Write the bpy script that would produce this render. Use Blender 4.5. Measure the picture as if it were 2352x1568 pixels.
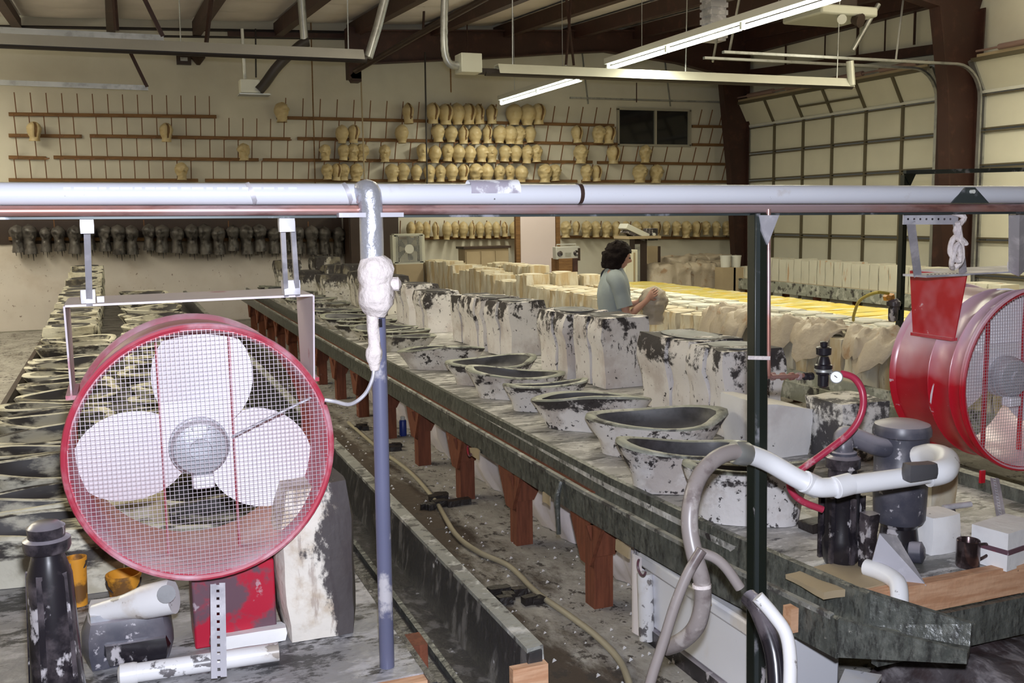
import bpy, math, random
import numpy as np
from mathutils import Vector, Matrix, noise
rnd = random.Random(7)
S = bpy.context.scene
COL = S.collection
for o in list(bpy.data.objects):
    bpy.data.objects.remove(o)
PI = math.pi

# ------------------------------------------------------------------ camera
FPX, HCAM = 2290.0, 1.9
def nrm(v):
    v = np.array(v, float); return v / np.linalg.norm(v)
def cray(px, py): return np.array([(px - 1176) / FPX, -(py - 784) / FPX, -1.0])
_y = nrm(cray(265, 503)); _h = np.array([1, .016, 0.0]); _x = nrm(_h - (_h @ _y) * _y); _z = np.cross(_x, _y)
RC = np.stack([_x, _y, _z])                 # camera axes -> world (X along the back wall, Y along the tables)
CO = np.array([0, 0, HCAM])
def ray(px, py): return RC @ cray(px, py)
def PZ(px, py, z): d = ray(px, py); return Vector(CO + (z - HCAM) / d[2] * d)     # photo point met at height z
def PY(px, py, y): d = ray(px, py); return Vector(CO + y / d[1] * d)              # ... at depth Y
def PX(px, py, x): d = ray(px, py); return Vector(CO + x / d[0] * d)
def PD(px, py, D): return Vector(CO + D * ray(px, py))
cam = bpy.data.cameras.new('camera'); co = bpy.data.objects.new('camera', cam); COL.objects.link(co)
co.matrix_world = Matrix.Translation((0, 0, HCAM)) @ Matrix(RC.tolist()).to_4x4()
cam.sensor_width = 36; cam.lens = 36 * FPX / 2352; cam.clip_start = .05; cam.clip_end = 200
S.camera = co

# ------------------------------------------------------------------ light and exposure
S.view_settings.view_transform = 'Standard'; S.view_settings.look = 'None'
S.view_settings.exposure = 0.0; S.view_settings.gamma = 1.0; S.view_settings.use_curve_mapping = False
W = bpy.data.worlds.new('world'); S.world = W; W.use_nodes = True
W.node_tree.nodes['Background'].inputs[0].default_value = (.9, .87, .72, 1)
W.node_tree.nodes['Background'].inputs[1].default_value = .06
def area(name, loc, sx, sy, power, color, rot=(0, 0, 0), spread=None):
    l = bpy.data.lights.new(name, 'AREA'); l.shape = 'RECTANGLE'; l.size = sx; l.size_y = sy; l.energy = power; l.color = color
    if spread: l.spread = spread
    o = bpy.data.objects.new(name, l); COL.objects.link(o); o.location = loc; o.rotation_euler = rot
    return o
FLU = (1.0, .95, .74)
# the photographer's flash, just above the lens
fl = bpy.data.lights.new('camera_flash', 'SPOT'); fl.energy = 540; fl.color = (.84, .88, 1.0); fl.spot_size = 1.45; fl.spot_blend = .55; fl.shadow_soft_size = .03
fo = bpy.data.objects.new('camera_flash', fl); COL.objects.link(fo)
fo.matrix_world = Matrix.Translation((0.03, .02, HCAM + .13)) @ Matrix(RC.tolist()).to_4x4()
# rows of ceiling fluorescents, the ones outside the frame (the row in view carries its own light)
for (x, ys, pw) in [(-3.4, (9.0, 15.0), 160), (10.4, (8.5,), 150), (3.2, (8.5,), 70)]:
    for y in ys:
        area('fluorescent_row', (x, y, 4.3), .25, 4.6, pw, FLU)
        area('fluorescent_row_up', (x, y, 4.32), .25, 4.6, pw * .85, FLU, (PI, 0, 0))

# ------------------------------------------------------------------ mesh helpers
class MB:
    def __init__(s): s.v = []; s.f = []; s.mi = []
    def add(s, vs, fs, mi=0):
        b = len(s.v); s.v += [Vector(p) for p in vs]
        s.f += [tuple(i + b for i in f) for f in fs]; s.mi += [mi] * len(fs); return s
    def box(s, c, sz, rz=0, mi=0, rx=0, ry=0):
        R = Matrix.Rotation(rz, 3, 'Z') @ Matrix.Rotation(ry, 3, 'Y') @ Matrix.Rotation(rx, 3, 'X'); c = Vector(c)
        vs = [c + R @ Vector((sx * sz[0] / 2, sy * sz[1] / 2, q * sz[2] / 2)) for sx in (-1, 1) for sy in (-1, 1) for q in (-1, 1)]
        return s.add(vs, [(0, 1, 3, 2), (4, 6, 7, 5), (0, 4, 5, 1), (2, 3, 7, 6), (0, 2, 6, 4), (1, 5, 7, 3)], mi)
    def b2(s, a, b, mi=0):
        a = Vector(a); b = Vector(b); return s.box((a + b) / 2, [abs(q) for q in (b - a)], 0, mi)
    def bar(s, p0, p1, w, h, up=(0, 0, 1), mi=0):
        p0 = Vector(p0); p1 = Vector(p1); d = (p1 - p0).normalized(); u = Vector(up)
        if abs(d.dot(u)) > .98: u = Vector((0, 1, 0))
        r = d.cross(u).normalized(); u = r.cross(d)
        vs = [p + r * a * w / 2 + u * b * h / 2 for p in (p0, p1) for a, b in ((-1, -1), (1, -1), (1, 1), (-1, 1))]
        return s.add(vs, [(3, 2, 1, 0), (4, 5, 6, 7), (0, 1, 5, 4), (1, 2, 6, 5), (2, 3, 7, 6), (3, 0, 4, 7)], mi)
    def tube(s, pts, r, n=10, mi=0, closed=False, caps=True):
        pts = [Vector(p) for p in pts]; m = len(pts); rr = r if isinstance(r, (list, tuple)) else [r] * m
        vs = []; u = None
        for i, p in enumerate(pts):
            d = (pts[(i + 1) % m] - pts[i - 1]) if closed else (pts[min(i + 1, m - 1)] - pts[max(i - 1, 0)])
            d.normalize()
            if u is None:
                u = Vector((0, 0, 1)) if abs(d.z) < .9 else Vector((1, 0, 0))
            u = (u - d * u.dot(d)).normalized(); w = d.cross(u)
            vs += [p + (u * math.cos(2 * PI * k / n) + w * math.sin(2 * PI * k / n)) * rr[i] for k in range(n)]
        fs = []
        for i in range(m if closed else m - 1):
            j = (i + 1) % m
            fs += [(i * n + k, i * n + (k + 1) % n, j * n + (k + 1) % n, j * n + k) for k in range(n)]
        if caps and not closed: fs += [tuple(range(n - 1, -1, -1)), tuple((m - 1) * n + k for k in range(n))]
        return s.add(vs, fs, mi)
    def lathe(s, prof, c=(0, 0, 0), ax=(0, 0, 1), n=20, mi=0, caps=True):
        ax = Vector(ax).normalized(); u = Vector((1, 0, 0)) if abs(ax.x) < .9 else Vector((0, 1, 0))
        u = (u - ax * u.dot(ax)).normalized(); w = ax.cross(u); c = Vector(c); m = len(prof)
        vs = [c + ax * h + (u * math.cos(2 * PI * k / n) + w * math.sin(2 * PI * k / n)) * r for r, h in prof for k in range(n)]
        fs = [(i * n + k, i * n + (k + 1) % n, (i + 1) * n + (k + 1) % n, (i + 1) * n + k) for i in range(m - 1) for k in range(n)]
        if caps: fs += [tuple(range(n - 1, -1, -1)), tuple((m - 1) * n + k for k in range(n))]
        return s.add(vs, fs, mi)
    def prism(s, poly, vec, mi=0):
        poly = [Vector(p) for p in poly]; vec = Vector(vec); n = len(poly)
        return s.add(poly + [p + vec for p in poly], [tuple(range(n - 1, -1, -1)), tuple(range(n, 2 * n))] + [(i, (i + 1) % n, n + (i + 1) % n, n + i) for i in range(n)], mi)
    def sweep(s, path, prof, mi=0):
        """closed profile (offset to the left of the path, z) swept along an XY path"""
        P = [Vector((p[0], p[1])) for p in path]; k = len(prof); vs = []
        for i, p in enumerate(P):
            d0 = (P[i] - P[i - 1]).normalized() if i else (P[1] - P[0]).normalized()
            d1 = (P[i + 1] - P[i]).normalized() if i < len(P) - 1 else d0
            n0 = Vector((-d0.y, d0.x)); n1 = Vector((-d1.y, d1.x)); b = (n0 + n1).normalized(); q = 1 / max(.4, b.dot(n0))
            vs += [Vector((p.x + b.x * o * q, p.y + b.y * o * q, z)) for o, z in prof]
        fs = [(i * k + j, i * k + (j + 1) % k, (i + 1) * k + (j + 1) % k, (i + 1) * k + j) for i in range(len(P) - 1) for j in range(k)]
        fs += [tuple(range(k - 1, -1, -1)), tuple((len(P) - 1) * k + j for j in range(k))]
        return s.add(vs, fs, mi)
    def grid(s, fn, nu, nv, mi=0, wrapu=False):
        vs = [fn(i / nu, j / nv) for j in range(nv + 1) for i in range(nu + (0 if wrapu else 1))]
        m = nu if wrapu else nu + 1
        fs = [(j * m + i, j * m + (i + 1) % m, (j + 1) * m + (i + 1) % m, (j + 1) * m + i) for j in range(nv) for i in range(nu)]
        return s.add(vs, fs, mi)
    def lump(s, c, sz, seg=(4, 4, 5), amp=.012, seed=0, taper=0, mi=0, bev=.0):
        """a slightly uneven block: subdivided box, corners eased, surface jittered by noise"""
        c = Vector(c); nx, ny, nz = seg; idx = {}; vs = []; fs = []
        def vid(i, j, k):
            if (i, j, k) not in idx:
                p = Vector((i / nx - .5, j / ny - .5, k / nz - .5)); q = p * 2
                e = sorted([abs(q.x), abs(q.y), abs(q.z)])
                pull = 1 - bev * max(0, e[1] - .6) * (1 + max(0, e[0] - .6))
                t = 1 - taper * (.5 - p.z)
                w = Vector((p.x * sz[0] * t * pull, p.y * sz[1] * t * pull, p.z * sz[2] * (1 if p.z < 0 else 1)))
                nv = noise.noise_vector(w * 7 + Vector((seed * 3.1, seed * 1.7, seed)))
                w += Vector((nv.x, nv.y, nv.z * (.6 if k else 0))) * amp
                idx[(i, j, k)] = len(vs); vs.append(c + w)
            return idx[(i, j, k)]
        for a, b, d in ((0, 1, 2), (1, 2, 0), (2, 0, 1)):
            n = (nx, ny, nz)
            for side in (0, n[d]):
                for i in range(n[a]):
                    for j in range(n[b]):
                        q = []
                        for (di, dj) in ((0, 0), (1, 0), (1, 1), (0, 1)):
                            t = [0, 0, 0]; t[a] = i + di; t[b] = j + dj; t[d] = side; q.append(vid(*t))
                        fs.append(tuple(q) if side else tuple(q[::-1]))
        return s.add(vs, fs, mi)
    def base(s):
        a = [min(v[i] for v in s.v) for i in range(3)]; b = [max(v[i] for v in s.v) for i in range(3)]
        return Vector(((a[0] + b[0]) / 2, (a[1] + b[1]) / 2, a[2]))

ORG = {}
def tagit(o, label=None, cat=None, group=None, kind=None):
    if label: o['label'] = label
    if cat: o['category'] = cat
    if group: o['group'] = group
    if kind: o['kind'] = kind
    return o
def thing(name, loc, label, cat, group=None, kind=None):
    o = bpy.data.objects.new(name, None); COL.objects.link(o); o.location = loc; o.empty_display_size = .1
    ORG[o.name] = Vector(loc); return tagit(o, label, cat, group, kind)
def ob(name, mb, mat, parent=None, label=None, cat=None, group=None, kind=None, org=None, sharp=38, bevel=0, sub=0):
    og = ORG[parent.name] if parent else (Vector(org) if org is not None else mb.base())
    me = bpy.data.meshes.new(name); me.from_pydata([tuple(v - og) for v in mb.v], [], mb.f); me.validate()
    for m in (mat if isinstance(mat, (list, tuple)) else [mat]): me.materials.append(m)
    if isinstance(mat, (list, tuple)) and len(me.polygons) == len(mb.mi): me.polygons.foreach_set('material_index', mb.mi)
    import bmesh
    bm = bmesh.new(); bm.from_mesh(me); bmesh.ops.recalc_face_normals(bm, faces=bm.faces); bm.to_mesh(me); bm.free()
    me.shade_smooth(); me.set_sharp_from_angle(angle=math.radians(sharp))
    o = bpy.data.objects.new(name, me); COL.objects.link(o)
    if parent: o.parent = parent
    else: o.location = og
    ORG[o.name] = og
    if bevel:
        b = o.modifiers.new('bevel', 'BEVEL'); b.width = bevel; b.segments = 2; b.limit_method = 'ANGLE'
    if sub:
        b = o.modifiers.new('sub', 'SUBSURF'); b.levels = b.render_levels = sub
    return tagit(o, label, cat, group, kind)
def dup(root, loc, rz=0, sc=1, label=None, group=None):
    r = root.copy(); COL.objects.link(r); r.location = loc; r.rotation_euler = (0, 0, rz)
    r.scale = (sc, sc, sc) if isinstance(sc, (int, float)) else sc
    if label: r['label'] = label
    if group: r['group'] = group
    for ch in list(root.children):
        c = ch.copy(); COL.objects.link(c); c.parent = r
        for g in ch.children:
            d = g.copy(); COL.objects.link(d); d.parent = c
    return r
_O = 'first second third fourth fifth sixth seventh eighth ninth tenth eleventh twelfth thirteenth fourteenth fifteenth sixteenth seventeenth eighteenth nineteenth twentieth'.split()
def nth(i):
    if i < 20: return _O[i]
    k = i + 1
    return {2: 'twenty', 3: 'thirty', 4: 'forty'}[k // 10] + '-' + _O[k % 10 - 1] if k % 10 else {3: 'thirtieth', 4: 'fortieth'}[k // 10]
def arc(c, r, a0, a1, u, v, n=8):
    c = Vector(c); u = Vector(u); v = Vector(v)
    return [c + u * r * math.cos(a0 + (a1 - a0) * i / n) + v * r * math.sin(a0 + (a1 - a0) * i / n) for i in range(n + 1)]
def spline(pts, k=6):
    pts = [Vector(p) for p in pts]; out = []; n = len(pts)
    for i in range(n - 1):
        p0, p1, p2, p3 = pts[max(i - 1, 0)], pts[i], pts[i + 1], pts[min(i + 2, n - 1)]
        for j in range(k):
            t = j / k; out.append(.5 * ((2 * p1) + (p2 - p0) * t + (2 * p0 - 5 * p1 + 4 * p2 - p3) * t * t + (3 * p1 - p0 - 3 * p2 + p3) * t ** 3))
    return out + [pts[-1]]

# ------------------------------------------------------------------ materials
def mat(name, col, rough=.7, metal=0, stains=(), bump=0, bscale=30, var=.0, dust=None, spec=.5, emit=None):
    """stains: dicts c, scale, thr, soft, amt, st (xyz stretch), top (bias to the thing's top), det"""
    m = bpy.data.materials.new(name); m.use_nodes = True; nt = m.node_tree; N = nt.nodes; L = nt.links
    b = N['Principled BSDF']; b.inputs['Roughness'].default_value = rough; b.inputs['Metallic'].default_value = metal
    b.inputs['Specular IOR Level'].default_value = spec
    def n(t, **kw):
        q = N.new(t)
        for k, v in kw.items(): setattr(q, k, v)
        return q
    rgb = n('ShaderNodeRGB'); rgb.outputs[0].default_value = (*col, 1); cur = rgb.outputs[0]
    tc = n('ShaderNodeTexCoord'); oi = n('ShaderNodeObjectInfo')
    off = n('ShaderNodeVectorMath', operation='MULTIPLY_ADD'); L.new(tc.outputs['Object'], off.inputs[0]); off.inputs[1].default_value = (1, 1, 1)
    sc = n('ShaderNodeVectorMath', operation='SCALE'); sc.inputs[0].default_value = (37.1, 17.3, 91.7); L.new(oi.outputs['Random'], sc.inputs['Scale'])
    L.new(sc.outputs[0], off.inputs[2]); P = off.outputs[0]
    if var:
        nn = n('ShaderNodeTexNoise'); nn.inputs['Scale'].default_value = 2.3; nn.inputs['Detail'].default_value = 4; L.new(P, nn.inputs['Vector'])
        mr = n('ShaderNodeMapRange'); mr.inputs[1].default_value = .25; mr.inputs[2].default_value = .75; mr.inputs[3].default_value = 1 - var; mr.inputs[4].default_value = 1 + var
        L.new(nn.outputs[0], mr.inputs[0]); ml = n('ShaderNodeVectorMath', operation='SCALE'); L.new(cur, ml.inputs[0]); L.new(mr.outputs[0], ml.inputs['Scale']); cur = ml.outputs[0]
    for st in stains:
        bias = None
        if st.get('band'):
            sx = n('ShaderNodeSeparateXYZ'); L.new(tc.outputs['Object'], sx.inputs[0]); c_, w_, q_ = st['band']
            m1 = n('ShaderNodeMath', operation='SUBTRACT'); L.new(sx.outputs['X'], m1.inputs[0]); m1.inputs[1].default_value = c_
            m2 = n('ShaderNodeMath', operation='ABSOLUTE'); L.new(m1.outputs[0], m2.inputs[0])
            bias = n('ShaderNodeMapRange'); bias.interpolation_type = 'SMOOTHSTEP'; bias.inputs[1].default_value = 0; bias.inputs[2].default_value = w_; bias.inputs[3].default_value = q_; bias.inputs[4].default_value = 0; L.new(m2.outputs[0], bias.inputs[0])
        mp = n('ShaderNodeMapping'); mp.inputs['Scale'].default_value = st.get('st', (1, 1, 1)); mp.inputs['Location'].default_value = st.get('off', (0, 0, 0)); L.new(P, mp.inputs['Vector'])
        nn = n('ShaderNodeTexNoise'); nn.inputs['Scale'].default_value = st.get('scale', 5); nn.inputs['Detail'].default_value = st.get('det', 6); nn.inputs['Roughness'].default_value = st.get('rough', .6)
        L.new(mp.outputs[0], nn.inputs['Vector']); val = nn.outputs[0]
        if bias:
            ad = n('ShaderNodeMath', operation='ADD'); L.new(bias.outputs[0], ad.inputs[0]); L.new(val, ad.inputs[1]); val = ad.outputs[0]
        if st.get('top'):
            sp = n('ShaderNodeSeparateXYZ'); L.new(tc.outputs['Generated'], sp.inputs[0])
            ma = n('ShaderNodeMath', operation='MULTIPLY_ADD'); L.new(sp.outputs['Z'], ma.inputs[0]); ma.inputs[1].default_value = st['top']; L.new(val, ma.inputs[2]); val = ma.outputs[0]
        mr = n('ShaderNodeMapRange'); mr.interpolation_type = 'SMOOTHSTEP'; t = st.get('thr', .55); s_ = st.get('soft', .04)
        mr.inputs[1].default_value = t - s_; mr.inputs[2].default_value = t + s_; mr.inputs[3].default_value = 0; mr.inputs[4].default_value = st.get('amt', 1); L.new(val, mr.inputs[0])
        mx = n('ShaderNodeMix', data_type='RGBA'); L.new(mr.outputs[0], mx.inputs['Factor']); L.new(cur, mx.inputs['A']); mx.inputs['B'].default_value = (*st['c'], 1); cur = mx.outputs['Result']
    if dust:                                    # settled dust on whatever faces up
        ge = n('ShaderNodeNewGeometry'); sp = n('ShaderNodeSeparateXYZ'); L.new(ge.outputs['Normal'], sp.inputs[0])
        nn = n('ShaderNodeTexNoise'); nn.inputs['Scale'].default_value = 9; L.new(P, nn.inputs['Vector'])
        ma = n('ShaderNodeMath', operation='MULTIPLY_ADD'); L.new(nn.outputs[0], ma.inputs[0]); ma.inputs[1].default_value = .35; L.new(sp.outputs['Z'], ma.inputs[2])
        mr = n('ShaderNodeMapRange'); mr.inputs[1].default_value = dust[1]; mr.inputs[2].default_value = dust[2]; mr.inputs[4].default_value = dust[3]; L.new(ma.outputs[0], mr.inputs[0])
        mx = n('ShaderNodeMix', data_type='RGBA'); L.new(mr.outputs[0], mx.inputs['Factor']); L.new(cur, mx.inputs['A']); mx.inputs['B'].default_value = (*dust[0], 1); cur = mx.outputs['Result']
    L.new(cur, b.inputs['Base Color'])
    if bump:
        nn = n('ShaderNodeTexNoise'); nn.inputs['Scale'].default_value = bscale; nn.inputs['Detail'].default_value = 5; L.new(P, nn.inputs['Vector'])
        bu = n('ShaderNodeBump'); bu.inputs['Strength'].default_value = bump; bu.inputs['Distance'].default_value = .02; L.new(nn.outputs[0], bu.inputs['Height']); L.new(bu.outputs[0], b.inputs['Normal'])
    if emit:
        b.inputs['Emission Color'].default_value = (*emit[0], 1); b.inputs['Emission Strength'].default_value = emit[1]
    return m
def wood(name, col, dark, sc=(1, 1, 1), rough=.75, stains=()):
    return mat(name, col, rough, stains=[dict(c=dark, scale=9, st=sc, thr=.5, soft=.16, amt=.75, det=3)] + list(stains), bump=.15, bscale=40)
BLK = (.028, .022, .024); DUSTC = (.62, .56, .6)
M = {}
M['wall'] = mat('painted_wall', (.66, .63, .53), .8, var=.05, stains=[dict(c=(.50, .43, .31), scale=.9, thr=.6, soft=.15, amt=.25)])
M['sheet'] = mat('wall_sheet', (.62, .57, .52), .5, var=.06, stains=[dict(c=(.16, .1, .07), scale=16, thr=.68, soft=.03, amt=.8), dict(c=(.42, .33, .25), scale=1.6, thr=.6, soft=.14, amt=.4)])
M['floor'] = mat('dusty_concrete', (.33, .31, .28), .85, var=.12, bump=.5, bscale=18, stains=[dict(c=(.50, .48, .45), scale=5, thr=.56, soft=.1, amt=.8, det=9, rough=.7), dict(c=(.055, .035, .022), scale=1.7, st=(1.3, .5, 1), thr=.62, soft=.09, amt=.94, det=10, rough=.76, band=(-1.66, .85, .30)), dict(c=(.05, .04, .035), scale=15, st=(1, .8, 1), thr=.585, soft=.03, amt=.92, det=8, rough=.7)])
M['insul'] = mat('white_vinyl_insulation', (.84, .78, .75), .45, var=.07)
M['steel'] = mat('red_oxide_steel', (.040, .014, .010), .55, var=.2, stains=[dict(c=(.09, .035, .025), scale=5, thr=.62, soft=.1, amt=.6)])
M['darkpipe'] = mat('dark_pipe', (.025, .018, .016), .5)
M['galv'] = mat('galvanised', (.45, .46, .45), .38, .75, var=.15, stains=[dict(c=(.22, .22, .21), scale=6, thr=.58, soft=.1, amt=.6)])
M['galvdust'] = mat('dusty_galvanised', (.42, .41, .45), .55, .35, var=.12, stains=[dict(c=(.7, .68, .72), scale=9, thr=.55, soft=.1, amt=.8)])
M['heater'] = mat('heater_reflector', (.55, .55, .47), .45, .3, var=.06)
M['heatgrey'] = mat('heater_grey', (.27, .26, .24), .5, .2, var=.08)
M['glass'] = mat('dark_window_glass', (.012, .012, .014), .08, spec=.6)
M['frame'] = mat('aluminium_frame', (.42, .40, .33), .5, .3)
M['panel'] = mat('door_panel', (.66, .64, .53), .55, var=.04)
M['stile'] = mat('door_stile', (.13, .11, .07), .5, .2)
M['rail'] = wood('rail_wood', (.24, .125, .045), (.13, .06, .02), (.4, 6, 6))
M['peg'] = mat('rusty_peg', (.19, .085, .035), .7)
M['latex'] = mat('cream_latex', (.56, .45, .25), .42, var=.14, stains=[dict(c=(.42, .28, .10), scale=9, thr=.58, soft=.1, amt=.55)], bump=.12, bscale=16)
M['latexdark'] = mat('mask_hollow', (.17, .09, .03), .6)
M['rubber'] = mat('grey_rubber_mask', (.095, .085, .08), .42, var=.25, stains=[dict(c=(.02, .016, .016), scale=8, thr=.54, soft=.08, amt=.9), dict(c=(.22, .20, .19), scale=14, thr=.66, soft=.05, amt=.5)], bump=.35, bscale=20)
M['tube'] = mat('lit_tube', (.9, .95, .9), .4, emit=((.93, 1.0, .88), 12))
M['white'] = mat('white_enamel', (.62, .62, .57), .4)
M['pb'] = mat('plaster_black_stain', (.76, .73, .73), .75, var=.07, bump=.22, bscale=22, stains=[dict(c=(.47, .40, .38), scale=4, thr=.58, soft=.1, amt=.6), dict(c=BLK, scale=5.5, thr=.80, soft=.035, amt=.97, top=.33, det=9, rough=.72), dict(c=BLK, scale=9, st=(1.5, 1.5, .5), thr=.64, soft=.025, amt=.95, det=8, rough=.7), dict(c=BLK, scale=26, thr=.65, soft=.02, amt=.95), dict(c=(.45, .25, .1), scale=8, thr=.72, soft=.03, amt=.6)])
M['pp'] = mat('plaster_pod_stain', (.72, .69, .68), .75, var=.09, bump=.3, bscale=20, stains=[dict(c=(.45, .39, .36), scale=5, thr=.55, soft=.08, amt=.7), dict(c=BLK, scale=5, st=(.8, 1, 1.3), thr=.74, soft=.03, amt=.97, top=.30, det=9, rough=.74), dict(c=BLK, scale=9, thr=.60, soft=.02, amt=.97, det=9, rough=.72), dict(c=BLK, scale=30, thr=.63, soft=.02, amt=.95)])
M['pbh'] = mat('plaster_heavy_stain', (.70, .67, .62), .75, var=.1, bump=.3, bscale=20, stains=[dict(c=BLK, scale=7, st=(1, 1, .45), thr=.76, soft=.05, amt=.97, top=.40, det=8, rough=.7), dict(c=BLK, scale=22, thr=.62, soft=.03, amt=.95), dict(c=(.3, .27, .2), scale=5, thr=.56, soft=.08, amt=.7)])
M['pa'] = mat('plaster_striped_stain', (.70, .67, .55), .75, var=.1, bump=.3, bscale=18, stains=[dict(c=BLK, scale=5, st=(.45, 1.6, 1.4), thr=.525, soft=.04, amt=.96, det=7, rough=.65), dict(c=(.33, .29, .19), scale=6, thr=.56, soft=.1, amt=.6)])
M['pc'] = mat('plaster_tan_stain', (.58, .53, .41), .75, var=.12, bump=.2, bscale=20, stains=[dict(c=(.42, .29, .13), scale=6, st=(1.4, 1.4, .28), thr=.525, soft=.1, amt=.75), dict(c=(.68, .65, .56), scale=7, st=(1, 1, .3), thr=.58, soft=.06, amt=.9), dict(c=(.13, .08, .04), scale=14, st=(1.4, 1.4, .25), thr=.68, soft=.03, amt=.7)])
M['pe'] = mat('plaster_rust_lines', (.56, .54, .45), .75, var=.07, stains=[dict(c=(.44, .25, .12), scale=9, st=(1.4, 1.4, .2), thr=.64, soft=.05, amt=.8)])
M['pw'] = mat('plaster_clean', (.80, .79, .79), .7, var=.05, bump=.15, bscale=20, stains=[dict(c=(.05, .04, .04), scale=18, thr=.68, soft=.02, amt=.95), dict(c=(.55, .5, .5), scale=4, thr=.6, soft=.1, amt=.5)])
M['blackclean'] = mat('clean_black_plastic', (.014, .012, .016), .25, spec=.6)
M['striped_lining'] = mat('black_cream_lining', (.035, .03, .03), .55, var=.3, stains=[dict(c=(.50, .47, .37), scale=6, st=(.4, 1.6, 1), thr=.54, soft=.05, amt=.9, det=8)])
M['lining'] = mat('grey_latex_lining', (.075, .073, .080), .46, var=.35, stains=[dict(c=(.02, .018, .02), scale=6, thr=.55, soft=.1, amt=.8)], bump=.1, bscale=12)
M['rim'] = mat('green_grey_rim', (.27, .28, .235), .5, var=.2, bump=.2, bscale=26, stains=[dict(c=(.50, .50, .44), scale=9, thr=.57, soft=.06, amt=.8), dict(c=BLK, scale=8, thr=.58, soft=.05, amt=.9)])
M['tan_lining'] = mat('tan_latex_lining', (.50, .44, .31), .5, var=.15)
M['tabtop'] = mat('table_latex_film', (.42, .41, .40), .42, var=.18, bump=.35, bscale=14, stains=[dict(c=(.085, .085, .075), scale=4, st=(.5, 1.4, 1), thr=.52, soft=.06, amt=.85, det=10, rough=.76), dict(c=(.70, .69, .68), scale=9, st=(.6, 1.4, 1), thr=.56, soft=.05, amt=.85, det=9, rough=.72), dict(c=BLK, scale=10, st=(.6, 1.3, 1), thr=.60, soft=.03, amt=.95, det=8, rough=.7)])
M['gutter'] = mat('gutter_latex_film', (.085, .09, .08), .34, .1, var=.25, bump=.4, bscale=26, stains=[dict(c=(.17, .175, .155), scale=22, st=(2, 1.3, .6), thr=.53, soft=.1, amt=.7, det=10, rough=.76), dict(c=(.022, .02, .02), scale=19, st=(2, 1.6, .6), thr=.55, soft=.07, amt=.75, det=10, rough=.76), dict(c=(.45, .43, .38), scale=26, thr=.70, soft=.02, amt=.8)])
M['tabdim'] = mat('dimmed_table_film', (.26, .255, .26), .42, var=.18, bump=.35, bscale=14, stains=[dict(c=(.46, .45, .47), scale=7, st=(.6, 1.2, 1), thr=.55, soft=.06, amt=.8, det=9, rough=.7), dict(c=(.03, .028, .03), scale=5, st=(.6, 1.3, 1), thr=.54, soft=.03, amt=.95, det=10, rough=.78)])  # film with black swirls, base darkened to imitate weaker flash on the left table
M['fir'] = wood('red_fir', (.195, .058, .026), (.11, .030, .013), (6, 6, .5), stains=[dict(c=(.55, .42, .33), scale=5, thr=.68, soft=.05, amt=.6)])
M['ply'] = wood('pale_pine', (.60, .36, .22), (.42, .2, .1), (.5, 6, 6), stains=[dict(c=(.1, .05, .04), scale=22, thr=.70, soft=.02, amt=.8)])
M['plastic'] = mat('plastic_sheet', (.80, .74, .75), .35, var=.06, stains=[dict(c=(.50, .42, .38), scale=4, st=(1, 1, .3), thr=.6, soft=.1, amt=.5)])
M['pvc'] = mat('white_pvc', (.58, .59, .64), .28, var=.03, stains=[dict(c=(.5, .47, .47), scale=7, thr=.66, soft=.04, amt=.7), dict(c=(.03, .03, .03), scale=30, thr=.72, soft=.015, amt=.8)])
M['pvcspot'] = mat('white_pvc_spotted', (.70, .69, .70), .35, var=.06, stains=[dict(c=(.07, .06, .065), scale=12, thr=.60, soft=.02, amt=.9, det=8), dict(c=(.5, .43, .36), scale=6, thr=.58, soft=.08, amt=.6)])
M['pvcclean'] = mat('white_pvc_clean', (.76, .76, .78), .35, var=.04, stains=[dict(c=(.05, .045, .05), scale=13, thr=.68, soft=.02, amt=.9), dict(c=(.55, .5, .5), scale=5, thr=.64, soft=.06, amt=.5)])
M['copper'] = mat('copper_pipe', (.42, .20, .16), .34, .55, var=.15, stains=[dict(c=(.50, .40, .42), scale=5, st=(.25, 1, 1), thr=.50, soft=.1, amt=.75), dict(c=(.14, .05, .05), scale=9, st=(.3, 1, 1), thr=.6, soft=.05, amt=.6)])
M['angle'] = mat('green_grey_angle', (.045, .055, .055), .45, .3, var=.2, stains=[dict(c=(.45, .45, .5), scale=9, thr=.6, soft=.06, amt=.6)])
M['trough'] = mat('black_trough', (.035, .033, .034), .38, var=.3, bump=.4, bscale=22, stains=[dict(c=(.16, .15, .145), scale=12, st=(1.6, 1, .5), thr=.58, soft=.06, amt=.7, det=9), dict(c=(.55, .54, .56), scale=14, thr=.69, soft=.02, amt=.85)])
M['flake'] = mat('flaky_rim', (.22, .22, .20), .6, var=.15, bump=.4, stains=[dict(c=(.50, .49, .47), scale=9, thr=.60, soft=.05, amt=.9), dict(c=(.05, .045, .045), scale=12, thr=.57, soft=.04, amt=.9, det=8)])
M['post'] = mat('dark_green_post', (.011, .015, .012), .25, spec=.6, var=.2, stains=[dict(c=(.5, .46, .47), scale=9, st=(2, 2, .6), thr=.62, soft=.025, amt=.85, top=-.10)])
M['bluepipe'] = mat('blue_grey_pvc', (.12, .125, .20), .35, var=.12, stains=[dict(c=(.6, .57, .58), scale=6, thr=.66, soft=.04, amt=.7)])
M['silver'] = mat('foil_wrap', (.55, .56, .62), .35, .65, var=.12, bump=.6, bscale=16)
M['putty'] = mat('sealing_compound', (.66, .59, .57), .8, var=.08, bump=.8, bscale=26, stains=[dict(c=(.42, .37, .4), scale=8, thr=.6, soft=.08, amt=.6)])
M['red'] = mat('red_enamel', (.42, .006, .018), .28, spec=.55, var=.12, dust=((.66, .47, .54), .16, .66, .95), stains=[dict(c=(.62, .45, .48), scale=18, thr=.69, soft=.02, amt=.8)])
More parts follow.
